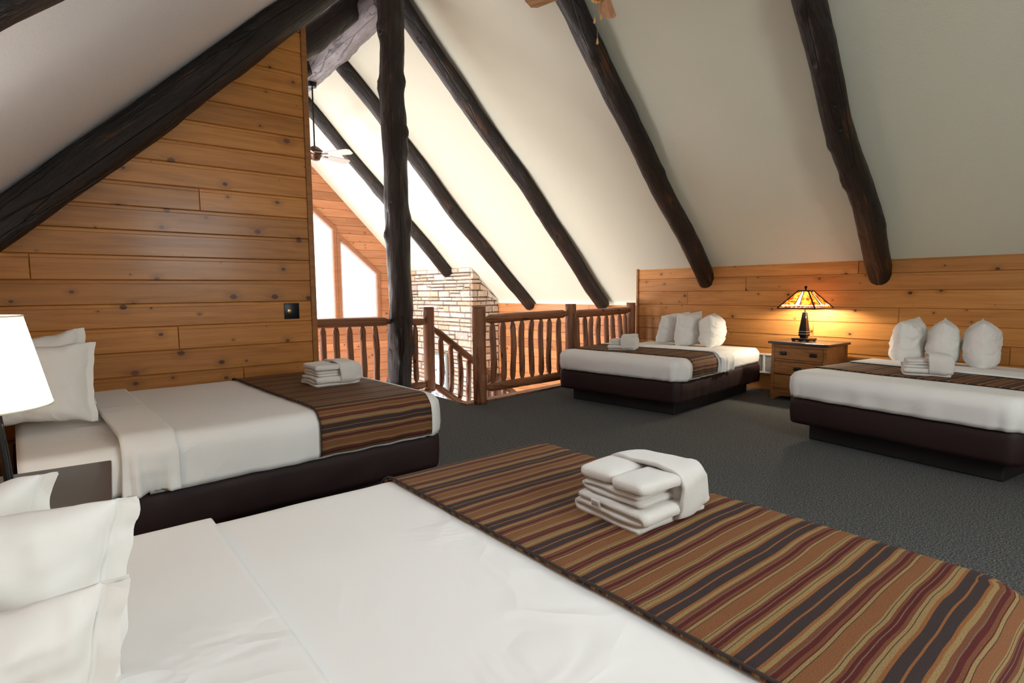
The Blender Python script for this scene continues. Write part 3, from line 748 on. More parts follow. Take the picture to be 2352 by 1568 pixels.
def bed(label, loc, rz, Wd, L, ztop, seed, cuff0, cuff1, foot=True):
    """origin: middle of the foot edge on the floor, local +y towards the head"""
    b = thing('bed', label, 'bed', loc, rz)
    obj('plinth', rbox(-Wd/2+.14, Wd/2-.14, .16, L-.05, 0, .16, .01), M_PLINTH, b)
    # box spring in its brown cover, sagging a little at its lower edge
    bs = Shell(Wd-.05, L, .15, .385, .035, seed+1, plan=.07, amp=.004)
    bm = bs.grid(0, 0, .0, L, .235, .235, 0, fold=.012, step=.035)
    o = obj('box_spring', bm, M_SKIRT, b, smooth=True); o.location = (0, .02, 0); thicken(o, .012)
    o2 = obj('box_spring_base', rbox(-Wd/2+.06, Wd/2-.06, .07, L-.02, .152, .37), M_SKIRT, o)
    sh = Shell(Wd-.03, L, .38, ztop-.02, .07, seed, amp=.004)
    ma = obj('mattress', sh.grid(0, 0, .03, L, ztop-.40, ztop-.40, -.012), M_WHITE, b, smooth=True); thicken(ma, .01)
    sd = Shell(Wd, L, .36, ztop, .085, seed+2, amp=.007)
    du = obj('bed_cover', sd.grid(0, 0, 0, cuff1-.10, ztop-.375, ztop-.375, 0, fold=.018), M_SIDE, b, smooth=True); thicken(du, .012)
    cu = obj('turned_down_sheet', sd.grid(0, 0, cuff0, cuff1, ztop-.385, 0, .020, fold=.085, ff=25, step=.014), M_WHITE, du, smooth=True); thicken(cu, .014)
    return b, sd
def runner(label, bedo, sd, y0, y1, drop, foot, group):
    o = obj('bed_runner', sd.grid(0, 0, y0, y1, drop, foot, .013, fold=.018), M_STRIPE, None, smooth=True); thicken(o, .006)
    o.location = bedo.location; o.rotation_euler = bedo.rotation_euler
    tag(o, label, 'bed runner', group)
    # dark bound edge along its head side
    hw = sd.W/2; pts = []
    for i in range(81):
        s = -hw-drop+(2*hw+2*drop)*i/80; x = min(max(s, -hw), hw); dz = max(0, abs(s)-hw)
        pts.append(sd.pt((x, y1, sd.z1-dz), .0175, None, .018))
    bm = bmesh.new(); tube(bm, pts, .0036, 6); obj('edge_binding', bm, M_PIPING, o, smooth=True)
    return o
RUNG = 'striped bed runners'
nb, nsd = bed('white bed in the foreground with a wide striped runner at its foot', (-1.01, 1.69, 0), PI, 1.68, 2.02, .63, 3, 1.37, 1.70)
runner('striped runner covering the foot of the foreground bed', nb, nsd, 0, .80, .17, .17, RUNG)
lb, lsd = bed('white bed against the left plank wall with striped runner near its foot', (-3.92, 1.93, 0), PI+rad(2.5), 1.64, 2.12, .64, 11, 1.55, 1.77)
runner('striped runner near the foot of the bed by the left plank wall', lb, lsd, .13, .86, .25, 0, RUNG)
def foot_right(x, y, rz, Wd): # centre of the foot edge from its right corner
    return (x-math.cos(rz)*Wd/2, y-math.sin(rz)*Wd/2, 0)
def foot_left(x, y, rz, Wd): return (x+math.cos(rz)*Wd/2, y+math.sin(rz)*Wd/2, 0)
r3 = rad(5.7); c3b, c3 = bed('white bed beside the stair railing, left of the nightstand with the glass lamp', foot_right(-3.24, 4.78, r3, 1.60), r3, 1.62, 2.02, .595, 17, .86, 1.2)
runner('striped runner across the bed beside the stair railing', c3b, c3, .24, .78, .2, 0, RUNG)
r4 = rad(-8.1); c4b, c4 = bed('white bed at the right edge, right of the nightstand with the glass lamp', foot_left(-2.235, 4.87, r4, 1.60), r4, 1.62, 2.02, .595, 23, .95, 1.3)
runner('striped runner across the bed at the right edge', c4b, c4, .36, .86, .1, 0, RUNG)

# ------------------------------------------------------------------ pillows
def pillow_mesh(w, h, t, seed, flange=0.0, pinch=.10, pw=.5, wr=.012, chop=False):
    """local: y across (w), z up (h), x thick (t); the flange is an open hem at +y"""
    bm = bmesh.new(); nu, nv = 52, 48; sides = []
    for sgn in (1, -1):
        g = []
        for j in range(nv+1):
            row = []
            for i in range(nu+1):
                u = -1+2*i/nu; v = -1+2*j/nv
                f = max(0, (1-abs(u)**3.2))*max(0, (1-abs(v)**3.2)); f = f**pw if not (flange > 0 and u > 0) else max(0, (1-abs(u)**3.2))**(pw+.35)*max(0, (1-abs(v)**3.2))**pw
                if chop: f = max(0, 1-abs(u)**2.1)**.72*(max(0, 1-abs(v)**7)**.5 if v < 0 else max(0, 1-abs(v)**2.6)**.55)
                ou = u*(1-pinch*(1-v*v)*.6*abs(u)**3); ov = v*(1-pinch*(1-u*u)*abs(v)**3*(1 if v > 0 or not chop else 0))
                x = sgn*(t/2*f+.004)
                ed = max(abs(u), abs(v))
                q = Vector((u*2+seed, v*2, seed*1.7+sgn))
                x += (noise.noise(q)*1.2+noise.noise(q*2.4)*.7)*wr*(f**.5)+noise.noise(Vector((u*9, v*9, seed+sgn)))*wr*.55*(ed**4)*f
                p = Vector((x, ou*w/2, ov*h/2))
                p.y += noise.noise(Vector((v*3.1, seed, 2)))*.010*abs(u)**3; p.z += noise.noise(Vector((u*3.1, seed, 5)))*.010*abs(v)**3
                row.append(bm.verts.new(p))
            g.append(row)
        sides.append(g)
    for s, g in enumerate(sides):
        for a, b in zip(g, g[1:]):
            for k in range(nu):
                q = (a[k], a[k+1], b[k+1], b[k]); bm.faces.new(q if s == 0 else q[::-1])
    A_, B_ = sides
    ring = lambda g: g[0][:-1]+[r[-1] for r in g[:-1]]+g[-1][:0:-1]+[r[0] for r in g[:0:-1]]
    ra, rb = ring(A_), ring(B_); n = len(ra)
    for k in range(n): bm.faces.new((ra[k], rb[k], rb[(k+1) % n], ra[(k+1) % n]))
    if flange > 0:
        ea = [r[-1] for r in A_]; prev = ea; m = 5
        for side, src in ((1, [r[-1] for r in A_]), (-1, [r[-1] for r in B_])):
            prev = src
            for q in range(1, m+1):
                cur = []
                for j, v in enumerate(src):
                    wv = noise.noise(Vector((j*.16, seed, 3)))*.010*q/m
                    cur.append(bm.verts.new(v.co+Vector((side*.003+wv, flange*q/m+noise.noise(Vector((j*.16, seed, 8)))*.005, (noise.noise(Vector((j*.5, q*.3, seed))))*.004))))
                for j in range(len(src)-1): bm.faces.new((prev[j], cur[j], cur[j+1], prev[j+1]))
                prev = cur
    bmesh.ops.recalc_face_normals(bm, faces=bm.faces)
    return bm
def pillow(label, loc, rot, w, h, t, seed, group, **k):
    o = obj('pillow', pillow_mesh(w, h, t, seed, **k), M_PILLOW, None, smooth=True)
    o.location = loc; o.rotation_euler = rot; return tag(o, label, 'pillow', group)
G1 = 'white pillows on the foreground bed'
pillow('big white pillow in the foreground left corner, in front of the grey nightstand top', (-1.12, -.147, .818), (rad(-8), 0, rad(4)), .38, .34, .16, 1.3, G1, flange=.035)
pillow('white pillow behind the foreground corner pillow, tip showing against the nightstand', (-1.43, -.222, .79), (rad(-3), 0, rad(3)), .34, .33, .15, 2.7, G1, flange=.03)
pillow('crumpled white pillow at the lowest left corner of the photo', (-.85, -.172, .79), (rad(-7), 0, rad(2)), .36, .34, .13, 4.1, G1, flange=.03, wr=.03)
G2 = 'white pillows on the bed by the left plank wall'
pillow('large hemmed white pillow on the left wall bed, right behind the white lamp', (-3.70, -.10, .85), (rad(-2), rad(-8), rad(3)), .46, .42, .20, 5.2, G2, flange=.03)
pillow('white pillow peeking out behind the hemmed pillow on the left wall bed', (-4.02, -.10, .87), (rad(4), rad(-6), rad(1)), .42, .44, .20, 6.6, G2, flange=.04)
pillow('third white pillow, nearest to the plank wall on the left wall bed', (-4.35, -.12, .85), (0, 0, 0), .42, .40, .20, 7.7, G2, flange=.03)
G3 = 'white pillows on the bed beside the stair railing'
pillow('leaning white pillow at the railing side of the stair railing bed', (-4.47, 6.43, .795), (rad(6), rad(24), rad(-14)), .46, .40, .22, 8.4, G3, pinch=.07, chop=True)
pillow('middle white pillow with an open creased top on the stair railing bed', (-4.17, 6.36, .795), (rad(3), rad(6), rad(-6)), .46, .42, .27, 9.9, G3, pinch=.06, chop=True, wr=.018)
pillow('white pillow closest to the glass lamp on the stair railing bed', (-3.83, 6.34, .79), (rad(2), 0, rad(24)), .46, .40, .30, 10.2, G3, pinch=.06, chop=True, wr=.018)
G4 = 'white pillows on the bed at the right edge'
pillow('creased round-topped white pillow nearest the nightstand on the right edge bed', (-1.78, 6.42, .79), (rad(4), rad(4), rad(-2)), .46, .40, .26, 11.5, G4, pinch=.04, chop=True, wr=.018)
pillow('middle white pillow with a pointed top on the right edge bed', (-1.50, 6.42, .785), (rad(3), 0, rad(12)), .46, .41, .25, 12.8, G4, pinch=.12, chop=True)
pillow('plump white pillow with a pointed top, last in the row on the right edge bed', (-1.22, 6.42, .79), (rad(3), 0, rad(12)), .46, .41, .26, 13.1, G4, pinch=.09, chop=True)

# ------------------------------------------------------------------ towel bundles
def ribbon_fold(width, depth, layers, th, seed, gap=.002):
    """a towel folded in a zigzag (fold axis along x): thick ribbon in the y-z plane, swept along x"""
    r = random.Random(seed); path = []
    p = th+gap
    for k in range(layers):
        y0, y1 = (-depth/2+th, depth/2-th) if k % 2 == 0 else (depth/2-th, -depth/2+th)
        z = th/2+k*p; m = 8
        jit = r.uniform(-.012, .006)
        y1 += jit*(1 if y1 > 0 else -1)
        for i in range(m+1): path.append((y0+(y1-y0)*i/m, z))
        if k < layers-1:
            s = 1 if y1 > 0 else -1
            for i in range(1, 6):
                a = PI*i/6; path.append((y1+s*math.sin(a)*p*.75, z+p/2-math.cos(a)*p/2))
    bm = bmesh.new(); nx = 14; rows = []
    pts = [Vector((0, *q)) for q in path]
    for i, q in enumerate(pts):
        d = (pts[min(i+1, len(pts)-1)]-pts[max(i-1, 0)]).normalized(); nrm = Vector((0, -d.z, d.y))
        rows.append((q, nrm))
    def ringpts(x, e):
        top = [q+nm*th/2*e for q, nm in rows]; bot = [q-nm*th/2*e for q, nm in rows]
        return [Vector((x, v.y, v.z)) for v in top]+[Vector((x, v.y, v.z)) for v in bot[::-1]]
    R = []
    for i in range(nx+1):
        t = -1+2*i/nx; e = 1 if abs(t) < .93 else .55
        ring = []
        for v in ringpts(t*width/2, e):
            n3 = Vector((v.x*9+seed, v.y*9, v.z*14)); c = v.copy()
            c.x += noise.noise(Vector((v.y*11, v.z*40, seed)))*.008*(abs(t)**2)
            c.z += noise.noise(n3)*.006; c.y += noise.noise(n3+Vector((5, 1, 2)))*.005
            ring.append(bm.verts.new(c))
        R.append(ring)
    n = len(R[0])
    for a, b in zip(R, R[1:]):
        for k in range(n): bm.faces.new((a[k], a[(k+1) % n], b[(k+1) % n], b[k]))
    m = len(rows)
    for ring, fl in ((R[0], 1), (R[-1], 0)):
        for k in range(m-1):
            q = (ring[k], ring[k+1], ring[n-2-k], ring[n-1-k]); bm.faces.new(q if fl else q[::-1])
    bmesh.ops.recalc_face_normals(bm, faces=bm.faces)
    return bm
def soft_slab(x, y, z, seed, amp=.006, r=.9):
    bm = bmesh.new(); bmesh.ops.create_grid(bm, x_segments=2, y_segments=2, size=1); bm.free()
    bm = bmesh.new(); nu, nv = 22, 14
    rows = []
    for j in range(nv+1):
        ph = -PI/2+PI*j/nv; row = []
        for i in range(nu*2):
            th = 2*PI*i/(nu*2)
            sp = lambda c, p: math.copysign(abs(c)**p, c)
            cx, cy = sp(math.cos(th), .28)*sp(math.cos(ph), .45), sp(math.sin(th), .28)*sp(math.cos(ph), .45); cz = sp(math.sin(ph), .6)
            p = Vector((cx*x/2, cy*y/2, cz*z/2+z/2)); p += Vector((noise.noise(p*16+Vector((seed, 0, 0))), noise.noise(p*16+Vector((0, seed, 3))), noise.noise(p*13+Vector((1, 2, seed)))))*amp
            row.append(bm.verts.new(p))
        rows.append(row)
    n = nu*2
    for a, b in zip(rows, rows[1:]):
        for k in range(n): bm.faces.new((a[k], a[(k+1) % n], b[(k+1) % n], b[k]))
    bmesh.ops.remove_doubles(bm, verts=bm.verts, dist=1e-5)
    bmesh.ops.recalc_face_normals(bm, faces=bm.faces)
    return bm
def wrap_mesh(w, h, y0, y1, seed, th=.014, amp=.008, flare=0.0):
    """towel wound round the stack like a sleeve: rounded section, open at both ends"""
    bm = bmesh.new(); n = 48; m = 16; outer = []; inner = []
    for j in range(m+1):
        t = j/m; y = y0+(y1-y0)*t; ro, ri = [], []
        for i in range(n):
            a = 2*PI*i/n; sp = lambda c, p: math.copysign(abs(c)**p, c)
            cx, cz = sp(math.cos(a), .5), sp(math.sin(a), .5)
            k = 1-.16*(max(0, t-.45)/.55)**2
            nz = noise.noise(Vector((cx*2, cz*2+seed, y*9)))*amp+flare*(t**3)*noise.noise(Vector((math.cos(a)*5, math.sin(a)*5, seed)))
            dy = noise.noise(Vector((cx*2.5, cz*2.5, seed+t)))*.012
            X, Z = cx*(w/2+nz)*k, h/2+cz*(h/2+nz)*k
            ro.append(bm.verts.new((X, y+dy, Z))); f = 1-2*th/w; g = 1-2*th/h
            ri.append(bm.verts.new((X*f, y+dy+(.004 if j == 0 else 0), h/2+(Z-h/2)*g)))
        outer.append(ro); inner.append(ri)
    for L_, fl in ((outer, 0), (inner, 1)):
        for a, b in zip(L_, L_[1:]):
            for k in range(n):
                q = (a[k], a[(k+1) % n], b[(k+1) % n], b[k]); bm.faces.new(q if not fl else q[::-1])
    for e in (0, -1):
        for k in range(n): bm.faces.new((outer[e][k], outer[e][(k+1) % n], inner[e][(k+1) % n], inner[e][k]))
    bmesh.ops.recalc_face_normals(bm, faces=bm.faces)
    return bm
TG = 'bundles of folded white towels on the beds'
def towel_bundle(label, loc, rz, s, seed, flare=0.0, cloths=True, layers=3):
    t = thing('towel_bundle', label, 'towels', loc, rz, TG); t.scale = (s, s, s)
    # the fold edges face -y and +x; the sleeve is wound round the +y half
    a = obj('bath_towel', ribbon_fold(.33, .30, layers, .021, seed), M_TERRY, t, smooth=True); a.rotation_euler = (0, 0, PI/2); a.location = (0, 0, .004)
    z = .004+layers*.023
    b_ = obj('hand_towel', ribbon_fold(.31, .27, 2, .019, seed+1), M_TERRY, t, smooth=True); b_.location = (0, .01, z); b_.rotation_euler = (0, 0, PI/2)
    z += 2*.021+.004
    if cloths:
        for k, (x, y) in enumerate(((-.075, -.065), (.075, -.075))):
            c = obj('washcloth', soft_slab(.145, .19, .042, seed+3+k), M_TERRY, t, smooth=True); c.location = (x, y+.01, z-.004); c.rotation_euler = (0, 0, rad(4-8*k))
    wv = obj('wrapped_towel', wrap_mesh(.325, z+.054, -.015, .15, seed+7, flare=flare, amp=.011), M_TERRY, t, smooth=True); wv.location = (0, .02, -.001)
    pad = obj('rolled_end', soft_slab(.285, .17, z+.025, seed+9, .01), M_TERRY, wv, smooth=True); pad.location = (0, .082, .006)
    return t
tb = towel_bundle('large bundle of folded white towels on the foreground bed runner', (-1.03, 1.335, .637), rad(-2), .905, 3)
lab = obj('care_label', rbox(-.018, .018, -.002, .002, -.011, .011), simple('label_white', (.82, .82, .80), .6), tb); lab.location = (-.04, -.172, .055); lab.rotation_euler = (rad(10), 0, rad(2)); lab['label'] = 'small white printed care label'
bm = bmesh.new()
for k in range(4): box(bm, -.014, .014-.005*(k % 2), -.0035, -.0025, -.007+.004*k, -.0055+.004*k)
obj('print_lines', bm, simple('label_ink', (.30, .30, .32), .6), lab)
towel_bundle('bundle of folded white towels on the runner of the left wall bed', (-3.93, 1.52, .648), rad(2), .98, 13, cloths=True)
towel_bundle('white towel bundle with a frilled wrap on the stair railing bed', (-4.24, 5.13, .604), rad(-62), .92, 23, flare=.06, cloths=False, layers=4)
towel_bundle('neatly folded white towel bundle on the right edge bed', (-1.36, 5.36, .604), rad(-70), .92, 33, cloths=False, layers=4)

# ------------------------------------------------------------------ nightstands
def nightstand(label, loc, rz, w, d, h, group):
    """origin on the floor at the middle of the front, local -y faces the room"""
    t = thing('nightstand', label, 'nightstand', loc, rz, group)
    obj('top', rbox(-w/2-.03, w/2+.03, -.03, d, h-.028, h, .005), M_TOP, t)
    bm = bmesh.new(); p = .04
    for x in (-w/2, w/2-p):
        for y in (0, d-p): box(bm, x, x+p, y, y+p, 0, h-.028, .004)
    box(bm, -w/2+.01, -w/2+.025, p, d-p, .07, h-.028); box(bm, w/2-.025, w/2-.01, p, d-p, .07, h-.028); box(bm, -w/2+p, w/2-p, d-.025, d-.01, .07, h-.028)
    for z0, z1 in ((h-.06, h-.028), (h-.225, h-.205), (.10, .125)): box(bm, -w/2+p, w/2-p, .004, .03, z0, z1)
    box(bm, -w/2+p, w/2-p, .03, d-.03, .10, .12)
    obj('carcass', bm, M_OAK, t)
    bm = bmesh.new(); n = 16; a = []; b = []
    for i in range(n+1): # arched apron
        x = -w/2+p+(w-2*p)*i/n; e = abs(-1+2*i/n); z = .055+.0*e if e < .72 else .055-.055*((e-.72)/.28)**1.0
        a.append((x, z)); b.append((x, .10))
    f0 = [bm.verts.new((x, .006, z)) for x, z in a]; f1 = [bm.verts.new((x, .006, z)) for x, z in b]; g0 = [bm.verts.new((x, .024, z)) for x, z in a]; g1 = [bm.verts.new((x, .024, z)) for x, z in b]
    for i in range(n):
        bm.faces.new((f0[i], f0[i+1], f1[i+1], f1[i])); bm.faces.new((g0[i+1], g0[i], g1[i], g1[i+1])); bm.faces.new((f0[i+1], f0[i], g0[i], g0[i+1]))
    obj('apron', bm, M_OAK, t)
    rows = [(h-.2, h-.064, (-.5, .5)), (.365-.055, h-.23, (0.0,)), (.13, .30, (0.0,))]
    for z0, z1, hs in rows:
        dr = obj('drawer', rbox(-w/2+p+.004, w/2-p-.004, -.004, .02, z0, z1, .004), M_OAK, t)
        obj('drawer_box', rbox(-w/2+p+.02, w/2-p-.02, .02, d-.06, z0+.01, z1-.02), M_OAK, dr)
        for hx in hs:
            hd = bmesh.new(); cx = hx*(w-2*p)*.62; cz = (z0+z1)/2
            box(hd, cx-.042, cx+.042, -.009, -.004, cz-.022, cz+.022, .002)
            tube(hd, [(cx+.03*math.cos(a), -.016-.006*abs(math.sin(a)), cz+.004-.018*math.sin(a)) for a in [PI*k/10 for k in range(11)]], .004, 8)
            for sx in (-.03, .03): box(hd, cx+sx-.006, cx+sx+.006, -.019, -.008, cz, cz+.012, .002)
            h_ = obj('handle', hd, M_BRONZE_DK, dr, sharp=40); h_['label'] = 'dark bail handle'
    return t
M_BRONZE_DK = simple('handle_bronze', (0.05, 0.045, 0.04), 0.3, 0.8)
NSG = 'oak nightstands with black tops'
nightstand('oak nightstand with drawers and black top, standing between the two far beds', (-2.86, 6.52, 0), rad(-3), .63, .50, .685, NSG)
nightstand('nightstand with grey reflecting black top, mostly hidden behind the foreground pillows', (-2.275, .088, 0), PI-rad(3.7), .60, .42, .67, NSG)

# ------------------------------------------------------------------ lamps
def point(name, loc, power, col, r, parent):
    l = bpy.data.lights.new(name, 'POINT'); l.energy = power; l.color = col; l.shadow_soft_size = r
    o = bpy.data.objects.new(name, l); C.objects.link(o); o.location = loc; o.parent = parent; return o
def emit_mat(name, col, s):
    m, ns, ln, b = mat(name); b.inputs['Base Color'].default_value = (*col, 1); b.inputs['Emission Color'].default_value = (*col, 1); b.inputs['Emission Strength'].default_value = s; return m
M_BULB = emit_mat('bulb_glow', (1.0, .80, .50), 12)
def translucent(name, col, noise_cols=None, mixf=.75, em=0.0):
    m, ns, ln, b = mat(name); ns.remove(b)
    tr = N(ns, 'ShaderNodeBsdfTranslucent'); di = N(ns, 'ShaderNodeBsdfDiffuse'); mx = N(ns, 'ShaderNodeMixShader'); mx.inputs[0].default_value = mixf
    for s in (tr, di): s.inputs['Color'].default_value = (*col, 1)
    if noise_cols:
        tc = N(ns, 'ShaderNodeTexCoord'); n = N(ns, 'ShaderNodeTexNoise', Scale=22.0, Detail=4.0, Distortion=1.2); ln.new(tc.outputs['Object'], n.inputs['Vector'])
        r = ramp(ns, noise_cols); ln.new(n.outputs[0], r.inputs[0]); ln.new(r.outputs[0], tr.inputs['Color']); ln.new(r.outputs[0], di.inputs['Color'])
    ln.new(di.outputs[0], mx.inputs[1]); ln.new(tr.outputs[0], mx.inputs[2])
    out = mx.outputs[0]
    if em > 0:
        e = N(ns, 'ShaderNodeEmission', Strength=em)
        if noise_cols: ln.new(r.outputs[0], e.inputs['Color'])
        else: e.inputs['Color'].default_value = (*col, 1)
        ad = N(ns, 'ShaderNodeAddShader'); ln.new(out, ad.inputs[0]); ln.new(e.outputs[0], ad.inputs[1]); out = ad.outputs[0]
    ln.new(out, ns['Material Output'].inputs[0]); return m
M_MICA = translucent('amber_mica', (.9, .35, .05), [(.36, (.03, .003, .001)), (.50, (.15, .022, .002)), (.64, (.42, .11, .010))], .8, .03)
M_MILK = translucent('milk_glass', (.80, .74, .66), None, .6, .35)
M_SHADE = translucent('white_lamp_shade', (.95, .92, .82), None, .6, 1.2)
gl = thing('table_lamp', 'mission style table lamp with a lit amber glass shade on the nightstand', 'lamp', (-2.905, 6.76, .686), rad(-3))
bm = bmesh.new(); box(bm, -.10, .10, -.10, .10, .012, .036, .006)
for x in (-.08, .08):
    for y in (-.08, .08): box(bm, x-.012, x+.012, y-.012, y+.012, 0, .014)
obj('base', bm, M_BLACK, gl, sharp=35)
def taper(bm, prof):
    rings = [[bm.verts.new((sx*r, sy*r, z)) for sx, sy in ((-1, -1), (1, -1), (1, 1), (-1, 1))] for r, z in prof]
    for a, b in zip(rings, rings[1:]):
        for k in range(4): bm.faces.new((a[k], a[(k+1) % 4], b[(k+1) % 4], b[k]))
    bm.faces.new(rings[0][::-1]); bm.faces.new(rings[-1])
bm = bmesh.new(); taper(bm, [(.032, .036), (.032, .05), (.044, .068), (.044, .10), (.042, .12), (.019, .335)]); obj('column', bm, M_BLACK, gl)
bm = bmesh.new()
for z in (.083, .112): box(bm, -.0455, .0455, -.0455, .0455, z, z+.005)
obj('column_bands', bm, simple('pale_bands', (.7, .68, .64), .3, .6), gl)
bm = bmesh.new(); tube(bm, [(0, 0, .335), (0, 0, .60)], .006, 8); obj('rod', bm, M_BLACK, gl)
bm = bmesh.new(); lathe(bm, [(.004, .592), (.012, .60), (.010, .61), (.018, .632), (.012, .638)], 12); obj('finial', bm, M_BLACK, gl)
bm = bmesh.new(); tube(bm, [(.03, -.03, .345), (.03, -.03, .285)], .0022, 6); box(bm, .025, .035, -.035, -.025, .268, .288, .002); obj('pull_chain', bm, simple('chain_pale', (.7, .66, .6), .3, .7), gl)
def shade_pt(side, u, v, off=0):
    """u -1..1 along the side, v 0 bottom .. 1 top"""
    hb, ht, z0, z1 = .215, .058, .385, .582
    w = hb+(ht-hb)*v; p = Vector((u*w, -w, z0+(z1-z0)*v)); n = Vector((0, -(z1-z0), hb-ht)).normalized() if False else Vector((0, -.78, .62))
    return Matrix.Rotation(PI/2*side, 3, 'Z') @ (p+n*off)
sh_ = obj('shade', bmesh.new(), M_BLACK, gl)
bmf = bmesh.new(); bmm = bmesh.new(); bmw = bmesh.new()
def bar(side, a, b, r=.006): tube(bmf, [shade_pt(side, *a), shade_pt(side, *b)], r, 6)
for s in range(4):
    bar(s, (-1, 0), (1, 0), .008); bar(s, (-1, 0), (-1, 1), .009); bar(s, (-1, 1), (1, 1), .010); bar(s, (-1, .12), (1, .12), .004)
    for u in (-.16, .16): bar(s, (u, .20), (u, 1))
    def panel(bm, u0, u1, v0, v1, off=0.0, m=6):
        for i in range(m):
            a0 = u0+(u1-u0)*i/m; a1 = u0+(u1-u0)*(i+1)/m; quad(bm, shade_pt(s, a0, v0, off), shade_pt(s, a1, v0, off), shade_pt(s, a1, v1, off), shade_pt(s, a0, v1, off))
    panel(bmm, -.98, -.16, .20, .99); panel(bmm, .16, .98, .20, .99); panel(bmm, -.98, .98, .01, .12)
    panel(bmw, -.16, .16, .20, .99); panel(bmw, -.98, .98, .12, .20)
    for u in (-.75, -.5, -.25, 0, .25, .5, .75): panel(bmw, u-.03, u+.03, .06, .12, .001, 1)
sh_.data.materials.clear(); bmf.to_mesh(sh_.data); bmf.free(); sh_.data.materials.append(M_BLACK); sh_.name = 'shade'
obj('amber_panels', bmm, M_MICA, sh_); obj('pale_panels', bmw, M_MILK, sh_)
bm = bmesh.new()
for x in (-.07, .07):
    bm = bmesh.new(); lathe(bm, [(.004, -.04), (.028, -.02), (.033, .005), (.022, .03), (.004, .038)], 12, Matrix.Translation((x, 0, .46))); obj('bulb', bm, M_BULB, gl, smooth=True)
obj('shade_cap', rbox(-.062, .062, -.062, .062, .580, .588, .002), M_BLACK, gl)
point('glass_lamp_light', (0, 0, .43), 52, (1.0, .84, .62), .04, gl)
wlp = thing('table_lamp', 'white shaded lamp on scrolled black iron base, glowing at the left edge', 'lamp', (-2.36, -.197, .671))
zb, zt = .283, .565
bm = bmesh.new(); lathe(bm, [(.182, zb), (.124, zt)], 48, cap=False); o = obj('lamp_shade', bm, M_SHADE, wlp, smooth=True); thicken(o, .003)
bm = bmesh.new()
M_RIM = simple('rim_cream', (.75, .72, .55), .7)
for r, z in ((.182, zb), (.124, zt)):
    bm = bmesh.new(); tube(bm, [(r*math.cos(a), r*math.sin(a), z) for a in [2*PI*k/48 for k in range(49)]], .003, 6, cap=False); obj('shade_rim', bm, M_RIM, o, smooth=True)
bm = bmesh.new()
for sx in (-1, 1):
    for sy in (-1, 1): tube(bm, [(sx*.045, sy*.058, 0), (sx*.04, sy*.052, .12), (sx*.028, sy*.040, .285)], .009, 8)
for z in (.004, .28): box(bm, -.055, .055, -.07, .07, z-.004, z+.008, .002)
obj('iron_frame', bm, M_BLACK, wlp, sharp=35)
bm = bmesh.new()
for sx in (-1, 1):
    for z0, sg in ((.06, 1), (.13, -1), (.20, 1)):
        pts = [(sx*.042, sg*(.006+.022*(k/20))*math.cos(k*.62), z0+(.006+.026*(k/20))*math.sin(k*.62)) for k in range(21)]; tube(bm, pts, .0045, 6)
for sy in (-1, 1):
    for z0 in (.06, .13, .20):
        pts = [((.006+.022*(k/20))*math.cos(k*.62), sy*.05, z0+(.006+.026*(k/20))*math.sin(k*.62)) for k in range(21)]; tube(bm, pts, .0045, 6)
obj('iron_scrolls', bm, M_BLACK, wlp, smooth=True)
bm = bmesh.new(); tube(bm, [(0, 0, .28), (0, 0, .36)], .012, 8); obj('socket', bm, M_BRASS, wlp)
bm = bmesh.new(); lathe(bm, [(.006, .36), (.03, .395), (.033, .42), (.02, .45), (.004, .458)], 14); obj('bulb', bm, M_BULB, wlp, smooth=True)
point('white_lamp_light', (0, 0, .42), 20, (1.0, .93, .84), .05, wlp)

# ------------------------------------------------------------------ ceiling fans
def fan(label, loc, R, blade_mat, nb, a0, rod, metal, hub_r=.11, pt=.18):
    """origin at the blade plane"""
    f = thing('ceiling_fan', label, 'fan', loc)
    bm = bmesh.new(); lathe(bm, [(.02, rod-.02), (.065, rod-.01), (.07, rod+.05), (.05, rod+.10)], 20); obj('canopy', bm, metal, f, sharp=40)
    bm = bmesh.new(); tube(bm, [(0, 0, .10), (0, 0, rod)], .012, 10); obj('downrod', bm, metal, f, smooth=True)
    bm = bmesh.new(); lathe(bm, [(.03, .13), (.07, .11), (hub_r, .06), (hub_r, .012), (hub_r*.8, -.02), (hub_r*.55, -.085), (.03, -.10)], 28); obj('motor_housing', bm, M_BRONZE if metal is M_BLACK else metal, f, sharp=40)
    bm = bmesh.new(); lathe(bm, [(hub_r*1.03, .028), (hub_r*1.06, .022), (hub_r*1.03, .012)], 28); obj('housing_band', bm, M_CHROME, f, smooth=True)
    for k in range(nb):
        a = rad(a0)+2*PI*k/nb; bm = bmesh.new(); n = 10; prof = []
        for i in range(n+1):
            t = i/n; x = .17+(R-.17)*t; w = .054+.018*t
            if t > .93: w *= math.sqrt(max(.35, 1-((t-.93)/.07)**2*.62))
            prof.append((x, w))
        up = [bm.verts.new((x, w, .003+w*pt)) for x, w in prof]; dn = [bm.verts.new((x, -w, .003-w*pt)) for x, w in prof]
        u2 = [bm.verts.new((x, w, -.004+w*pt)) for x, w in prof]; d2 = [bm.verts.new((x, -w, -.004-w*pt)) for x, w in prof]
        for i in range(n):
            bm.faces.new((dn[i], dn[i+1], up[i+1], up[i])); bm.faces.new((u2[i], u2[i+1], d2[i+1], d2[i])); bm.faces.new((up[i], up[i+1], u2[i+1], u2[i])); bm.faces.new((d2[i], d2[i+1], dn[i+1], dn[i]))
        bm.faces.new((up[-1], dn[-1], d2[-1], u2[-1])); bm.faces.new((dn[0], up[0], u2[0], d2[0]))
        bmesh.ops.recalc_face_normals(bm, faces=bm.faces)
        b = obj('blade', bm, blade_mat, f); b.rotation_euler = (0, 0, a)
        bm = bmesh.new(); box(bm, hub_r-.02, .24, -.022, .022, -.010, -.005, .002); obj('blade_bracket', bm, metal, b)
    return f
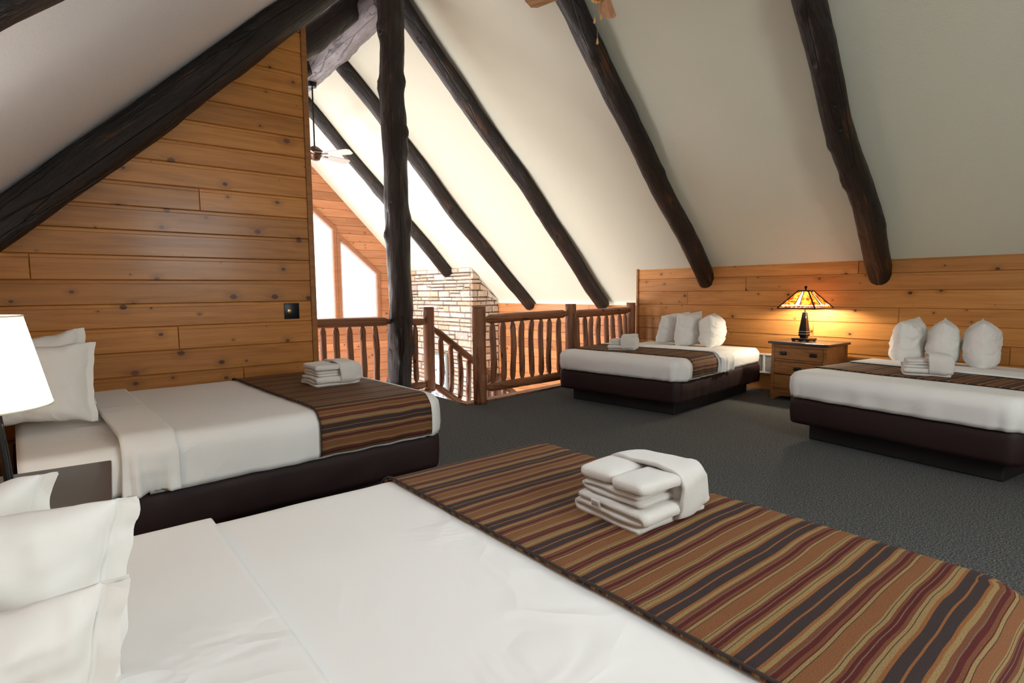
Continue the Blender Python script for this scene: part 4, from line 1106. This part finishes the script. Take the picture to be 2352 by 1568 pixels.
f1 = fan('dark fan on a long rod in the great room, half behind the plank wall', (-9.02, 3.37, 3.47), .66, simple('pale_blade', (.62, .60, .58), .35), 5, 34, 1.04, M_BLACK, .125, -.34)
f2 = fan('oak bladed ceiling fan at the top edge with pull chains before a rafter', (-3.03, 3.34, 3.63), .63, M_BLADE, 5, 124, 1.62, M_BRASS)
bm = bmesh.new(); lathe(bm, [(.03, -.10), (.06, -.11), (.05, -.15), (.02, -.16)], 20); obj('switch_housing', bm, M_BRASS, f2, sharp=40)
M_KNOB = simple('chain_knob', (.62, .36, .14), .4)
for dx, dy, zz in ((-.025, -.01, 3.335), (.012, .02, 3.355), (.0, -.005, 3.175)):
    bm = bmesh.new(); tube(bm, [(dx, dy, -.15), (dx, dy, zz-3.63+.03)], .0022, 6); p = obj('pull_chain', bm, simple('chain_steel', (.35, .34, .33), .35, .8), f2)
    bm = bmesh.new(); lathe(bm, [(.002, .048), (.006, .035), (.0105, .008), (.009, .0), (.003, -.004)], 12, Matrix.Translation((dx, dy, zz-3.63-.015))); obj('chain_knob', bm, M_KNOB, p, smooth=True)

# ------------------------------------------------------------------ small wall things
wp = thing('wall_plate', 'square black wall plate with a round brass jack on the left plank wall', 'wall plate', (XL+.001, 1.61, 1.143))
obj('plate', rbox(0, .008, -.063, .063, -.068, .068, .002), M_BLACK, wp, sharp=35)
bm = bmesh.new(); lathe(bm, [(.019, .006), (.019, .013), (.012, .016), (.006, .016), (.005, .026)], 18, Matrix.Translation((0, -.022, .0)) @ Matrix.Rotation(PI/2, 4, 'Y')); o = obj('jack', bm, M_BRASS, wp, sharp=40); o['label'] = 'round brass jack'
vt = thing('wall_heater', 'white louvred wall heater low on the knee wall, between bed and nightstand', 'heater', (-3.52, YR-.002, .34))
bm = bmesh.new(); box(bm, -.30, .30, -.05, 0, -.125, -.105, .003); box(bm, -.30, .30, -.05, 0, .105, .125, .003); box(bm, -.30, -.27, -.05, 0, -.105, .105); box(bm, .27, .30, -.05, 0, -.105, .105); box(bm, -.012, .012, -.05, -.01, -.105, .105); box(bm, -.27, .27, -.008, 0, -.105, .105)
obj('casing', bm, M_VENT, vt)
bm = bmesh.new()
for k in range(15): box(bm, -.27, .27, -.040, -.018, -.1+.0138*k, -.097+.0138*k, M=Matrix.Identity(4))
obj('louvres', bm, M_VENT, vt)
